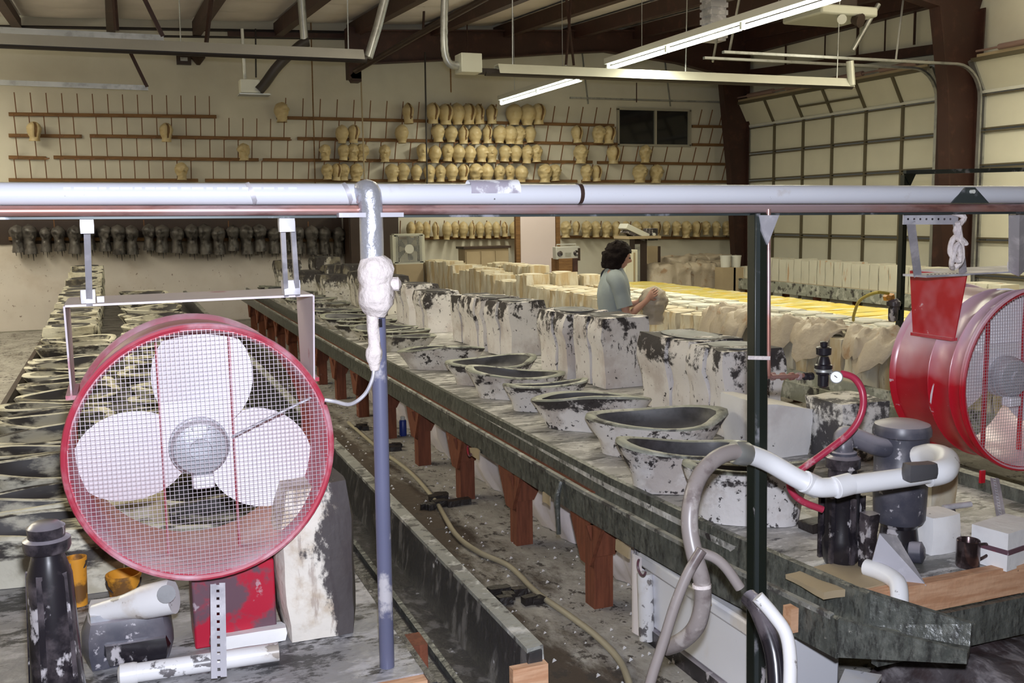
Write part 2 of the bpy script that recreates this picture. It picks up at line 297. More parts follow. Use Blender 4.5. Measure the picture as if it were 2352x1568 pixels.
M['reddull'] = mat('red_enamel_dusty', (.42, .03, .06), .5, var=.1, dust=((.58, .42, .48), .45, 1.15, .6), stains=[dict(c=(.60, .42, .48), scale=7, thr=.56, soft=.12, amt=.65)])
M['wire'] = mat('guard_wire', (.50, .44, .48), .5, .3)
M['yokedust'] = mat('dusty_yoke', (.66, .59, .63), .5, var=.1, stains=[dict(c=(.40, .05, .08), scale=6, thr=.68, soft=.05, amt=.7)])
M['blade'] = mat('dusty_blade', (.82, .80, .84), .45, var=.07)
M['motor'] = mat('grey_motor', (.42, .43, .47), .5, .2, var=.15, dust=((.75, .74, .78), .2, .9, .7), bump=.2)
M['black'] = mat('black_plastic', (.014, .012, .016), .26, spec=.6, stains=[dict(c=(.12, .10, .11), scale=6, thr=.53, soft=.08, amt=.7), dict(c=(.48, .45, .47), scale=13, st=(1, 1, .6), thr=.615, soft=.025, amt=.9, det=8)], dust=((.35, .32, .36), .7, 1.25, .8))
M['pump'] = mat('dark_grey_pump', (.060, .060, .080), .38, var=.18, stains=[dict(c=(.15, .14, .16), scale=6, thr=.55, soft=.1, amt=.7), dict(c=(.55, .52, .55), scale=18, thr=.65, soft=.025, amt=.85)], dust=((.42, .39, .43), .35, 1.1, .85))
M['hose'] = mat('mauve_grey_hose', (.27, .235, .225), .35, var=.15, stains=[dict(c=(.08, .05, .05), scale=9, thr=.58, soft=.08, amt=.7), dict(c=(.46, .42, .40), scale=14, thr=.62, soft=.05, amt=.6)])
M['floorhose'] = mat('beige_hose', (.36, .32, .23), .5, var=.15)
M['redhose'] = mat('red_hose', (.40, .03, .07), .35, stains=[dict(c=(.62, .45, .47), scale=14, thr=.62, soft=.05, amt=.6)])
M['chrome'] = mat('tarnished_chrome', (.20, .15, .15), .22, .8, stains=[dict(c=(.04, .025, .025), scale=14, thr=.5, soft=.08, amt=.8)])
M['yellow'] = mat('yellow_latex_film', (.62, .52, .15), .4, var=.15, stains=[dict(c=(.72, .47, .03), scale=6, st=(.4, 1, 1), thr=.57, soft=.06, amt=.9), dict(c=(.80, .78, .64), scale=7, st=(.4, 1, 1), thr=.58, soft=.05, amt=.85)])
M['yrim'] = mat('yellow_gutter', (.45, .36, .06), .45)
M['skinlatex'] = mat('pinkish_latex_skin', (.46, .39, .30), .5, var=.14, bump=.7, bscale=11, stains=[dict(c=(.32, .17, .07), scale=5, thr=.64, soft=.06, amt=.7)])
M['brown'] = mat('dark_brown_metal', (.035, .018, .012), .5, var=.2)
M['cardboard'] = mat('tan_board', (.38, .30, .19), .8, var=.1)
M['pinkboard'] = mat('pinkish_white_board', (.70, .60, .60), .7, var=.03)
M['radio'] = mat('grey_radio', (.50, .50, .48), .45, .2)
M['orange'] = mat('orange_tub', (.68, .30, .03), .5, stains=[dict(c=(.08, .04, .02), scale=9, thr=.56, soft=.06, amt=.85)])
M['redplate'] = mat('red_box_stained', (.42, .01, .035), .45, stains=[dict(c=(.10, .07, .09), scale=5, thr=.49, soft=.04, amt=.92), dict(c=(.5, .42, .46), scale=15, thr=.66, soft=.03, amt=.6)])
M['cloth'] = mat('wet_grey_cloth', (.10, .085, .09), .5, var=.3, bump=.6, bscale=12, stains=[dict(c=(.36, .33, .34), scale=6, st=(2.4, .6, 1), thr=.57, soft=.06, amt=.7), dict(c=(.05, .03, .03), scale=9, thr=.55, soft=.08, amt=.8)])
M['lam'] = mat('white_laminate', (.72, .72, .76), .35, var=.03, stains=[dict(c=(.05, .04, .04), scale=14, st=(1.6, 1.6, .4), thr=.69, soft=.02, amt=.9), dict(c=(.6, .5, .36), scale=3, st=(1, 1, .4), thr=.62, soft=.08, amt=.5)])
M['shirt'] = mat('blue_grey_jersey', (.30, .345, .36), .85, var=.1, bump=.1)
M['jean'] = mat('blue_denim', (.06, .08, .14), .85, var=.1)
M['skin'] = mat('skin', (.50, .27, .20), .5, var=.06)
M['hair'] = mat('dark_hair', (.012, .007, .006), .85, spec=.2, bump=.6, bscale=40)
M['debris'] = mat('black_scraps', (.02, .015, .014), .5, bump=.6)
# ================================================================== THE ROOM
YW, XW = 19.0, 12.73
def zr(x, y): return 5.25 + .033 * x + .05 * max(y - 19, -7)
def structure(name, mb, m, parent=None, **k): return ob(name, mb, m, parent, kind=None if parent else 'structure', **k)
structure('floor', MB().b2((-7, -6, -.1), (13, 19.1, 0)), M['floor'])
structure('wall_back', MB().b2((-7, YW, 0), (13, YW + .15, 6.2)), M['wall'])
structure('wall_left', MB().b2((-7.15, -6, 0), (-7, 19.1, 6)), M['wall'])
structure('wall_front', MB().b2((-7, -6.15, 0), (13, -6, 6)), M['wall'])
wr = MB()
for a, b in (((6.4, 0), (-6, 4.25)), ((12.97, 0), (12.12, 4.25)), ((19.1, 0), (18.62, 4.25)), ((19.1, 4.25), (-6, 6.2))):
    wr.b2((XW + .06, b[0], a[1]), (XW + .2, a[0], b[1]))
structure('wall_right', wr, M['wall'])
structure('trim_1', MB().b2((-7, YW - .02, .02), (4.0, YW, 1.86)), M['sheet'])            # stained sheeting under the dark masks
ce = MB()
def cef(u, v):
    y = [-6, 12, 19.15][min(2, int(v * 2 + .01))]; x = -7 + 20 * u
    return Vector((x, y, zr(x, y) + .12))
ce.grid(cef, 2, 2)
ce.add([p + Vector((0, 0, .1)) for p in ce.v], [f[::-1] for f in ce.f])
ceiling = structure('ceiling', ce, M['insul'], org=(0, 10, 5))
PUR = [-4.1, -2.7, -1.3, .1, 1.51, 2.92, 4.26, 5.72, 7.17, 8.66, 9.97, 11.25, 12.6]
for i, x in enumerate(PUR):
    d = Vector((0, 7, .35)); a = Vector((x, 11.9, zr(x, 11.9) - .10)); m = MB().bar(a, a + d, .09, .24)
    m.bar(a + Vector((.05, 0, -.11)), a + d + Vector((.05, 0, -.11)), .09, .02)
    structure('purlin', m, M['steel'], ceiling)
    if i < len(PUR) - 1:
        x1 = PUR[i + 1]
        for k in range(6):
            y0 = 12 + k * 1.16; y1 = y0 + 1.15; b = MB()
            def pf(u, v, x0=x + .05, x1=x1 - .04, y0=y0, y1=y1):
                X = x0 + (x1 - x0) * u; Y = y0 + (y1 - y0) * v
                return Vector((X, Y, zr(X, Y) + .07 - .05 * math.sin(PI * u) * (.35 + .65 * math.sin(PI * v))))
            b.grid(pf, 4, 3); structure('insulation_panel', b, M['insul'], ceiling, sharp=60)
# pipes along the eave of the back wall
for dz, r in ((-.07, .026), (-.19, .02)):
    structure('trim_2', MB().tube([(-7, 18.86, zr(-7, 19) + dz - .05), (12.6, 18.86, zr(12.6, 19) + dz - .05)], r, 8), M['darkpipe'])
structure('trim_3', MB().bar((2.05, 18.75, zr(2, 19) - .2), (4.3, 18.75, zr(4, 19) - .2), .06, .08), M['steel'])

# steel frames: rafter with haunch and tapered column, in the plane of the end wall and one bay nearer
fr = MB(); yf = 18.35
top = [(12.68, 5.62), (4.18, 5.2)]
poly = [(4.18, 5.2), (4.18, 4.62), (4.72, 4.66), (6.78, 4.83), (8.33, 4.98), (9.31, 5.06), (10.95, 4.9), (11.95, 4.72), (12.0, 4.62), (12.24, 2.64), (12.44, 0), (12.66, 0), (12.68, 5.62)]
fr.prism([(x, yf, z) for x, z in poly], (0, .012, 0))
for a, b in zip(poly[1:], poly[2:-1] + [poly[-2]]):
    if (a[0] - b[0]) ** 2 + (a[1] - b[1]) ** 2 > 1e-4: fr.bar((a[0], yf, a[1]), (b[0], yf, b[1]), .18, .02, up=(-(b[1] - a[1]), 0, b[0] - a[0]))
fr.bar((12.67, yf, 0), (12.67, yf, 5.6), .18, .02, up=(1, 0, 0)); fr.bar((4.18, yf, 5.2), (12.68, yf, 5.62), .18, .03)
ob('steel_frame', fr, M['steel'], label='dark brown rafter and tapered column of the frame at the back wall', cat='steel frame', kind='structure')
tc = MB().b2((4.08, 18.2, 4.35), (4.3, 18.5, 5.25)); tc.prism([(4.1, 18.2, 4.4), (4.3, 18.2, 4.62), (4.3, 18.2, 4.3), (4.16, 18.2, 4.3)], (0, .3, 0))
ob('rafter_bracket', tc, M['steel'], label='dark brown steel stub at the left end of the rafter', cat='bracket', kind='structure')
f2 = MB(); yf = 12.2
poly = [(11.72, 0), (11.5, 2.3), (11.4, 3.63), (11.2, 4.75), (9.6, 5.05), (9.6, 5.4), (12.3, 5.5), (12.05, 4.77), (12.03, 3.64), (12.07, 2.3), (12.14, 0)]
poly = [(x * 1.052, 1.9 + (z - 1.9) * 1.052) for x, z in poly]; poly[0] = (12.4, 0); poly[-1] = (12.68, 0)
f2.prism([(x, yf, z) for x, z in poly], (0, .012, 0))
for a, b in ((0, 1), (1, 2), (2, 3), (3, 4), (7, 8), (8, 9), (9, 10)):
    a, b = poly[a], poly[b]; f2.bar((a[0], yf, a[1]), (b[0], yf, b[1]), .22, .025, up=(-(b[1] - a[1]), 0, b[0] - a[0]))
f2.bar((12.52, yf + .32, 0), (12.5, yf + .32, 4.6), .3, .3)
ob('steel_frame', f2, M['steel'], label='wide dark brown steel column between the two garage doors', cat='steel frame', kind='structure')
structure('trim_4', MB().b2((XW - .12, 11.6, 5.14), (XW + .05, 19, 5.5)), M['steel'])       # eave beam of the door wall
structure('trim_5', MB().prism([(XW - .06, 18.6, 4.66), (XW - .06, 12.9, 4.36), (XW - .06, 12.9, 4.52), (XW - .06, 18.6, 4.84)], (.1, 0, 0)), M['steel'])
for y, h in ((17.1, .03), (15.9, .02), (15.0, .035), (14.3, .02), (13.6, .03)):
    structure('trim_6', MB().bar((XW - .02, y, 4.6), (XW - .02, y, 5.2), h, h), M['steel'])

# garage doors: sections of panels between stiles, double rails, track and spring shaft
def garage_door(name, ys, zs, top):
    d = thing(name, (XW, (ys[0] + ys[-1]) / 2, 0), None, None, kind='structure')
    def pt(y, z):                                     # the topmost section leans into the room
        if z <= zs[-2] + .001: return Vector((XW, y, z))
        t = (z - zs[-2]) / (zs[-1] - zs[-2]); return Vector((XW - .27 * t, y, z))
    for k in range(len(zs) - 1):
        z0, z1 = zs[k], zs[k + 1]
        for y0, y1 in zip(ys, ys[1:]):
            a, b = pt(y0, z0 + .028), pt(y0, z1 - .028); m = MB()
            m.prism([a + Vector((0, -.025, 0)), b + Vector((0, -.025, 0)), Vector((b.x, y1 + .025, b.z)), Vector((a.x, y1 + .025, a.z))], (.03, 0, 0))
            ob('panel', m, M['panel'], d)
        for i, y in enumerate(ys):
            w = .11 if i in (0, len(ys) - 1) else .05
            ob('stile', MB().bar(pt(y, z0) - Vector((.012, 0, 0)), pt(y, z1) - Vector((.012, 0, 0)), w, .05, up=(1, 0, 0)), M['galv'] if i in (0, len(ys) - 1) else M['stile'], d)
        shiny = k == len(zs) - 2
        for dz in (-.028, .03):
            p = pt(ys[0], z0 + dz * .9); q = pt(ys[-1], z0 + dz * .9)
            ob('rail', MB().bar(p - Vector((.03, 0, 0)), q - Vector((.03, 0, 0)), .04, .022 if not (shiny and dz > 0) else .045), M['white'] if shiny and dz > 0 else M['stile'], d)
    p, q = pt(ys[0], zs[-1]), pt(ys[-1], zs[-1]); ob('top_rail', MB().bar(p, q, .06, .06), M['stile'], d)
    return d, pt
Y1 = [18.47, 17.43, 16.5, 15.63, 14.72, 13.81, 12.94]; ZS = [.02, .24, .80, 1.36, 1.93, 2.50, 3.06, 3.62, 4.12]
d1, pt1 = garage_door('door_1', Y1, ZS, 1)
ob('strut', MB().bar(pt1(16.5, 3.86) - Vector((.04, 0, 0)), pt1(14.72, 3.86) - Vector((.04, 0, 0)), .03, .035), M['stile'], d1)
Y2 = [12.1, 11.05, 10.1, 9.2, 8.3, 7.4, 6.5]
d2, pt2 = garage_door('door_2', Y2, ZS, 1)
def track(par, y, x1, z1, r=.022):
    pts = [(XW - .16, y, 0), (XW - .16, y, z1 - .5)] + [tuple(p) for p in arc((XW - .66, y, z1 - .5), .5, 0, PI / 2, (1, 0, 0), (0, 0, 1), 7)] + [(x1, y, z1)]
    m = MB()
    for p, q in zip(pts, pts[1:]): m.bar(p, q, .035, .06, up=(0, 1, 0))
    ob('track', m, M['galv'], par)
track(d1, 18.52, 8.6, 4.16); track(d1, 12.9, 8.15, 4.1); track(d2, 12.02, 7.9, 4.04); track(d2, 6.4, 8, 4.1)
for par, y, x in ((d1, 18.52, 9.0), (d1, 18.52, 10.9), (d1, 12.9, 8.3), (d2, 12.02, 8.0), (d2, 12.02, 10.9)):
    ob('track_hanger', MB().bar((x, y, 4.05), (x + (.5 if y < 13 else 0), y + .4, zr(x, y) + .06), .025, .03), M['galv'], par)
for par, y0, y1 in ((d1, 18.4, 13.0), (d2, 12.0, 6.6)):
    m = MB().tube([(XW - .3, y0, 4.24), (XW - .3, y1, 4.24)], .016, 8)
    for k in range(4):
        a = y0 + (y1 - y0) * (.08 + .24 * k); b = a + (y1 - y0) * .16; m.tube([(XW - .3, a, 4.24), (XW - .3, b, 4.24)], .045, 10)
    ob('spring_shaft', m, mat('pinkish_spring', (.30, .20, .18), .5, .3), par)
    ob('seal_strip', MB().bar((XW - .27, y0, 4.17), (XW - .27, y1, 4.17), .03, .05), M['cardboard'], par)

# window in the back wall
a = PY(1420, 250, YW); b = PY(1580, 335, YW); w = thing('window_1', ((a.x + b.x) / 2, YW, b.z), None, None, kind='structure'); m = MB(); t = .045
for p, q in (((a.x, a.z), (b.x, a.z)), ((a.x, b.z), (b.x, b.z))): m.bar((p[0] - t, YW - .03, p[1]), (q[0] + t, YW - .03, q[1]), .06, t)
for x in (a.x - t / 2, b.x + t / 2): m.bar((x, YW - .03, b.z), (x, YW - .03, a.z), t, .06, up=(0, 1, 0))
ob('window_frame', m, M['frame'], w); xm = (a.x + b.x) / 2 + .02
ob('mullion', MB().bar((xm, YW - .035, b.z), (xm, YW - .035, a.z), t, .06, up=(0, 1, 0)), M['frame'], w)
for x0, x1, yy in ((a.x, xm, -.012), (xm, b.x, -.02)): ob('pane', MB().b2((x0 + .02, YW + yy, b.z + .02), (x1 - .02, YW + yy + .006, a.z - .02)), M['glass'], w)

# ------------------------------------------------------------------ lights of the room that show
zl = 3.92
def strip(px0, px1, label):
    p0 = PZ(*px0, zl); p1 = PZ(*px1, zl); x = 6.82 if px0[0] < 1300 else 6.69
    ya, yb = p0.y, p1.y; n = 2 if px0[0] < 1300 else 3
    t = thing('fluorescent_strip', (x, (ya + yb) / 2, zl), label, 'strip light', 'fluorescent strip lights')
    ob('housing', MB().bar((x, ya, zl + .10), (x, yb, zl + .10), .13, .08), M['white'], t)
    for k in range(n + 1):
        y = ya + (yb - ya) * k / n; ob('lamp_holder', MB().box((x, y, zl + .03), (.05, .04, .09)), M['white'], t)
    for k in range(n):
        y0 = ya + (yb - ya) * k / n; y1 = ya + (yb - ya) * (k + 1) / n
        ob('lamp_tube', MB().tube([(x, y0 - .03, zl), (x, y1 + .03, zl)], .028, 10), M['tube'], t)
    for y in (ya + (yb - ya) * .2, ya + (yb - ya) * .8): ob('suspension_wire', MB().tube([(x, y, zl + .14), (x, y, zr(x, y) + .1)], .006, 5), M['galv'], t)
    area('strip_light', (x, (ya + yb) / 2, zl - .05), .1, abs(ya - yb), 105 * n / 2, FLU)
    return t
strip((1150, 238), (1345, 183), 'short strip light of two lit tubes nearest the shelves of masks')
strip((1395, 158), (1950, -4), 'long strip light of lit tubes above the right heater')

# ------------------------------------------------------------------ radiant heaters, flues, conduits under the roof
def heater(px0, px1, Y, w, label, box=None, m='heater'):
    a = PY(*px0, Y); b = PY(*px1, Y); z = (a.z + b.z) / 2
    t = thing('tube_heater', ((a.x + b.x) / 2, Y, z), label, 'heater', 'tube heaters under the roof')
    prof = [(-w, -.07), (-w * .55, .05), (w * .55, .05), (w, -.07), (w * .96, -.07), (w * .5, .035), (-w * .5, .035), (-w * .96, -.07)]
    ob('reflector', MB().sweep([(a.x, Y), (b.x, Y)], [(o, z + .02 + q) for o, q in prof]), M[m], t)
    ob('burner_tube', MB().tube([(a.x - .15, Y, z - .03), (b.x + .05, Y, z - .03)], .045, 12), M['darkpipe'], t)
    for k in range(3):
        x = a.x + (b.x - a.x) * (.04 + .46 * k); ob('hanger_chain', MB().tube([(x, Y, z + .06), (x + .02, Y, zr(x, Y) + .05)], .008, 5), M['galv'], t)
    if box:
        c = PY(*box, Y); ob('burner_box', MB().box(c, (.27, .26, .23)), M['heater'], t, bevel=.008)
        ob('coupling', MB().tube([(c.x + .13, Y, z - .02), (a.x, Y, z - .02)], .04, 10), M['darkpipe'], t)
        p = spline([PY(1022, -20, Y), PY(1020, 60, Y), PY(1022, 120, Y), PY(1035, 148, Y), PY(1062, 150, Y)], 6)
        rr = [.047 + .004 * (i % 2) for i in range(len(p))]
        ob('flexible_duct', MB().tube(p, rr, 10), M['galv'], t)
    return t
heater((1140, 158), (1950, 196), 12.0, .13, 'long pale heater hung beneath the long strip light', (1076, 147))
heater((-60, 92), (832, 130), 12.0, .14, 'long grey heater reaching to the rafter stub, dark tube below', m='heatgrey')
def rod(name, pts, r, m, label, cat, n=8, group=None):
    return ob(name, MB().tube(pts, r, n), M[m], label=label, cat=cat, group=group)
rod('flue_pipe', [PY(846, 132, 12.3), PY(868, 60, 12.3), PY(890, -25, 12.3)], .055, 'galv', 'bright galvanised flue slanting up beside the rafter stub', 'pipe', 12)
rod('flue_pipe', [PY(700, 104, 13), PY(690, -30, 13)], .05, 'galv', 'bright galvanised flue rising from the black elbow', 'pipe', 12)
rod('elbow_pipe', spline([PY(708, 96, 13), PY(690, 104, 13), PY(640, 150, 13), PY(610, 190, 13), PY(594, 208, 13)], 4), .062, 'darkpipe', 'black bent flue leading down to a grey box', 'pipe', 12)
a = PY(573, 200, 13.1); t = thing('burner_unit', a - Vector((0, 0, .1)), 'small grey burner box at the end of the black bent flue', 'heater')
ob('case', MB().box(a, (.24, .22, .17)), M['heater'], t, bevel=.008); ob('mounting_plate', MB().box(a - Vector((-.05, 0, .095)), (.38, .24, .015)), M['galv'], t)
rod('conduit', [PY(563, 185, 13.1), PY(556, 66, 13.1)], .02, 'galv', 'thin grey conduit rising from the grey burner box', 'conduit')
rod('brace_pipe', [PY(816, 163, 16), PY(960, 80, 14.5), PY(1125, -10, 13)], .045, 'brown', 'long brown tube slanting up from the rafter stub', 'pipe', 12)
rod('gas_line', [PY(714, 52, 18.86), PY(724, 425, 18.94)], .012, 'rail', 'thin rust red line down the back wall', 'pipe', 6)
rod('cable_drop', [PY(976, 120, 18.2), PY(982, 470, 18.2)], .016, 'darkpipe', 'dark cable hanging in front of the cream masks', 'cable', 6)
rod('cable_drop', [PY(828, 150, 18.3), PY(838, 440, 18.3)], .014, 'cardboard', 'tan cable hanging below the rafter stub', 'cable', 6)
rod('cable_drop', [PY(587, 66, 18.7), PY(588, 178, 18.7)], .014, 'darkpipe', 'short dark rod beside the grey burner box', 'cable', 6)
rod('cable_drop', [PY(1034, 130, 18.36), PY(1036, 212, 18.36)], .014, 'rail', 'short brown rod under the right heater box', 'cable', 6)
for k, (p, q, Y) in enumerate([((975, -10), (972, 70), 17.0), ((1300, -10), (1318, 150), 14.5), ((1312, -10), (1300, 150), 14.2), ((1462, 190), (1462, 235), 18), ((1073, 30), (1073, 120), 17.5)]):
    rod('hanger_rod', [PY(*p, Y), PY(*q, Y)], .022 if k in (0, 1, 2) else .012, 'steel', ['dark vertical hanger left of the wire duct', 'dark steel strut leaning right above the right heater', 'dark steel strut leaning left above the right heater', 'short dark rod above the window', 'thin dark rod above the burner box'][k], 'hanger rod', 6)
# long rails hung upper left, each with its slanting angle hanger
for (p, q, h0, h1, Y, lb) in [((-40, 68), (376, 88), (328, -10), (374, 84), 13.2, 'grey track hung high at the upper left corner'), ((-40, 188), (340, 202), (298, 118), (338, 200), 16.5, 'lower grey track hung beneath the left heater')]:
    t = thing('hung_track', PY(*q, Y), lb, 'track', 'grey hung tracks'); m = MB(); a, b = PY(*p, Y), PY(*q, Y)
    m.bar(a, b, .04, .075); ob('track_bar', m, M['galv'], t); ob('angle_hanger', MB().bar(PY(*h0, Y), PY(*h1, Y), .05, .05), M['steel'], t)
rod('angle_hanger', [PY(262, -10, 13.4), PY(268, 70, 13.4)], .03, 'steel', 'dark upright angle at the upper left', 'hanger rod', 4)
rod('angle_hanger', [PY(486, -10, 14.5), PY(474, 98, 14.5)], .03, 'steel', 'dark leaning angle above the left heater', 'hanger rod', 4)
a = PY(422, 137, YW - .12); t = thing('emergency_light', a - Vector((0, 0, .1)), 'dark emergency light box with lamp head under the left heater', 'light')
ob('case', MB().box(a, (.24, .12, .17)), M['brown'], t); ob('test_plate', MB().box(a - Vector((.0, .065, .0)), (.12, .02, .06)), M['galv'], t)
ob('lamp_head', MB().lathe([(.03, -.07), (.13, .06), (.12, .08)], PY(455, 140, YW - .15), (0, -.2, 1), 12), M['brown'], t)
ob('arm', MB().bar(PY(430, 134, YW - .12), PY(452, 134, YW - .12), .03, .03), M['brown'], t)
# ridged square duct and ceiling unit at the upper right
a = PY(1640, 0, 13.2)
t = thing('ridged_duct', a, 'pale ridged duct dropping from the roof at the upper right', 'duct'); m = MB()
for k in range(9): m.box(a + Vector((0, 0, .35 - k * .11)), (.30, .3, .07)); m.box(a + Vector((0, 0, .30 - k * .11)), (.26, .26, .05))
ob('duct_body', m, M['galvdust'], t)
a = PY(1905, 40, 12.3); t = thing('ceiling_unit', a, 'pale flat hood with two lamps beside the long strip light', 'light')
ob('case', MB().box(a + Vector((0, 0, .02)), (1.0, .9, .14)), M['heater'], t, bevel=.03); ob('top', MB().box(a + Vector((0, .1, .17)), (.7, .6, .16)), M['brown'], t, bevel=.03)
ob('lamp_head', MB().lathe([(.05, -.05), (.07, .05)], a + Vector((-.12, -.4, -.1)), (-.4, -1, -.3), 12), M['white'], t); ob('lamp_head', MB().lathe([(.06, -.06), (.10, .07)], a + Vector((.16, -.4, -.1)), (.3, -1, -.3), 12), M['brown'], t)
rod('prop_tube', [PY(2018, 10, 12.2), PY(1958, 116, 12.2)], .035, 'galv', 'bright slanting tube under the beam at upper right', 'pipe', 10)
rod('vent_stub', [PY(1952, 140, 11.9), PY(1956, 196, 11.9)], .055, 'heater', 'pale vent stub at the right end of the heater', 'pipe', 12)

# ------------------------------------------------------------------ peg rails and rubber masks on the back wall
def pegrail(px0, px1, label, pegs, hook=False, lean=.14, ph=.32, yo=.03):
    a = PY(*px0, YW - yo); b = PY(*px1, YW - yo)
    t = thing('peg_rail', ((a.x + b.x) / 2, YW - .03, (a.z + b.z) / 2), label, 'peg rail', 'wooden peg rails on the back wall')
    ob('board', MB().bar(a, b, .055, .058), M['rail'], t)
    for k in range(pegs):
        u = (k + .5) / pegs; p = a.lerp(b, u) + Vector((0, -.03, .02)); q = p + Vector((0, -lean, ph)); m = MB().bar(p, q, .016, .016)
        if hook: m.bar(q, q + Vector((.07, -.02, .015)), .02, .02)
        ob('peg', m, M['peg'], t)
    return t
pegrail((20, 262), (497, 268), 'top peg rail at the left, all pegs empty', 14)
pegrail((635, 270), (1410, 288), 'top peg rail in the middle, cream masks on it', 22)
pegrail((20, 311), (188, 313), 'short peg rail at the left edge, second from the top', 5)
pegrail((206, 312), (667, 319), 'second peg rail from the top, left of the rust red line', 14)
pegrail((683, 318), (1420, 331), 'second peg rail from the top, in the middle', 22)
pegrail((20, 361), (106, 363), 'stub of peg rail at the left edge, third from the top', 2, True)
pegrail((123, 361), (594, 367), 'third peg rail from the top, hooked pegs, at the left', 14, True)
pegrail((604, 367), (1360, 372), 'third peg rail from the top, in the middle', 23, True)
pegrail((1372, 373), (1668, 377), 'third peg rail from the top, below the window', 9)
pegrail((20, 413), (455, 414), 'lowest of the upper peg rails, at the left', 13, True)
pegrail((471, 414), (1325, 416), 'lowest of the upper peg rails, in the middle', 26, True)
pegrail((1336, 416), (1672, 417), 'lowest of the upper peg rails, at the right', 10)
pegrail((1590, 290), (1662, 291), 'short top peg rail right of the window', 3)
pegrail((1590, 332), (1664, 333), 'second short peg rail right of the window', 3)
pegrail((900, 547), (1192, 545), 'low peg rail above the box fan, cream masks on it', 9, lean=.1)
pegrail((1288, 544), (1682, 547), 'low peg rail behind the person, cream masks on it', 12, lean=.1)
pegrail((20, 548), (795, 551), 'low peg rail at the left, dark grey masks on it', 4, lean=.06, yo=.085)
ob('stain_shadow_sheet', MB().b2((-1.9, YW - .05, 1.5), (4.0, YW - .02, 2.1)), M['brown'], label='dark brown sheet standing in for stains and shadow behind the dark masks', cat='board')  # added dark sheet: wall stains and the shadow between the masks in one colour

def head(kind, m, name):
    """a pulled rubber mask: crown, brow, nose, chin, flared neck; kinds differ in outline and face"""
    def fn(u, v):
        a = 2 * PI * u; c, s_ = math.cos(a), math.sin(a); z = v
        prof = [(0, .78), (.08, .72), (.18, .70), (.34, .86), (.5, 1.0), (.66, 1.04), (.82, .90), (.93, .60), (1.0, .05)]
        if kind == 'hood': prof = [(0, .75), (.12, .68), (.3, .72), (.5, .84), (.68, .86), (.84, .6), (.94, .32), (1, .03)]
        if kind == 'ball': prof = [(0, .70), (.08, .66), (.16, .74), (.34, 1.0), (.55, 1.12), (.76, 1.0), (.91, .65), (1, .05)]
        if kind == 'dark': prof = [(0, .80), (.1, .78), (.25, .70), (.4, .62), (.5, .66), (.62, .86), (.78, .95), (.9, .75), (1, .06)]
        r = 0
        for (z0, r0), (z1, r1) in zip(prof, prof[1:]):
            if z0 <= z <= z1: t = (z - z0) / (z1 - z0); t = t * t * (3 - 2 * t); r = r0 + (r1 - r0) * t
        x = r * c * .125; y = r * s_ * .15
        f = max(0, -s_) ** 2
        if kind in ('face', 'dark', 'ogre'):
            lat = c / .35
            g = lambda z0, w, l0, lw: math.exp(-((z - z0) / w) ** 2 - ((c - l0) / lw) ** 2) * f
            y -= .05 * g(.56, .06, 0, .16) + .02 * g(.72, .05, 0, .6) + .022 * g(.38, .05, 0, .35)
            y += .035 * (g(.64, .05, .38, .17) + g(.64, .05, -.38, .17)) + .022 * g(.46, .025, 0, .3)
        if kind in ('slit', 'hood'): y += .032 * math.exp(-(c / .24) ** 2) * f * (0.15 < v < .97)
        if kind == 'ogre':
            nv = noise.noise_vector(Vector((x, y, z * .4)) * 16); x += nv.x * .03; y += nv.y * .03
        nv = noise.noise_vector(Vector((x * 9, y * 9, z * 4 + len(kind)))); 
        return Vector((x + nv.x * .012, y + nv.y * .01, z * .40))
    m = MB().grid(fn, 32, 20, wrapu=True)
    if kind in ('slit', 'hood'):
        for i, f in enumerate(m.f):
            c = sum((m.v[k] for k in f), Vector()) / 4
            if c.y < 0 and abs(c.x) < .024 and .07 < c.z < .375: m.mi[i] = 1
    if kind == 'dark':
        for x, l in ((-.05, .05), (.02, .09), (.06, .04)): m.tube([(x, -.03, .03), (x + .004, -.03, -l)], [.012, .004], 6)
    return m
HB = {}
def place_head(px, py0, py1, kind, label, m='latex', Y=YW - .22, group='rubber masks on the peg rails', rz=0, name='rubber_mask', wx=1.0):
    p = PY(px, py1, Y); q = PY(px, py0, Y); h = q.z - p.z
    key = (kind, m)
    if key not in HB:
        o = ob(name, head(kind, m, name), [M[m], M['latexdark']], label=label, cat='mask', group=group, sharp=70, org=(0, 0, 0)); HB[key] = o
    else: o = dup(HB[key], p, 0, 1, label, group)
    o.location = p; o.rotation_euler = (rnd.uniform(-.04, .08), rnd.uniform(-.05, .05), rz); o.scale = (h / .40 * rnd.uniform(.98, 1.14) * wx,) * 2 + (h / .40,)
    return o
rows = [('top', 237, 282, [648, 939, 995, 1024, 1051, 1077, 1102, 1130, 1181, 1211, 1237], 'ogre hood slit slit ball slit hood hood ball ball slit'.split()),
        ('second', 286, 326, [80, 383, 786, 812, 924, 1007, 1036, 1065, 1092, 1120, 1147, 1172, 1191, 1218, 1327, 1375, 1398], 'slit slit ball slit ball face ball hood ball hood ball ball ogre ball slit ogre slit'.split()),
        ('third', 331, 369, [561, 748, 789, 812, 830, 885, 970, 999, 1028, 1053, 1079, 1106, 1130, 1159, 1184, 1210, 1233, 1334, 1409, 1482], 'ogre ogre face ogre ogre ogre face ball face ball ball face face face ball face ogre ogre slit ogre'.split()),
        ('fourth', 376, 413, [418, 753, 773, 790, 817, 902, 926, 956, 987, 1012, 1038, 1065, 1092, 1119, 1147, 1172, 1198, 1252, 1276, 1347, 1371, 1470, 1507], 'ogre ogre slit face ogre face ball ball face face ball slit ogre ball face face ball ogre ogre ogre slit ogre ogre'.split())]
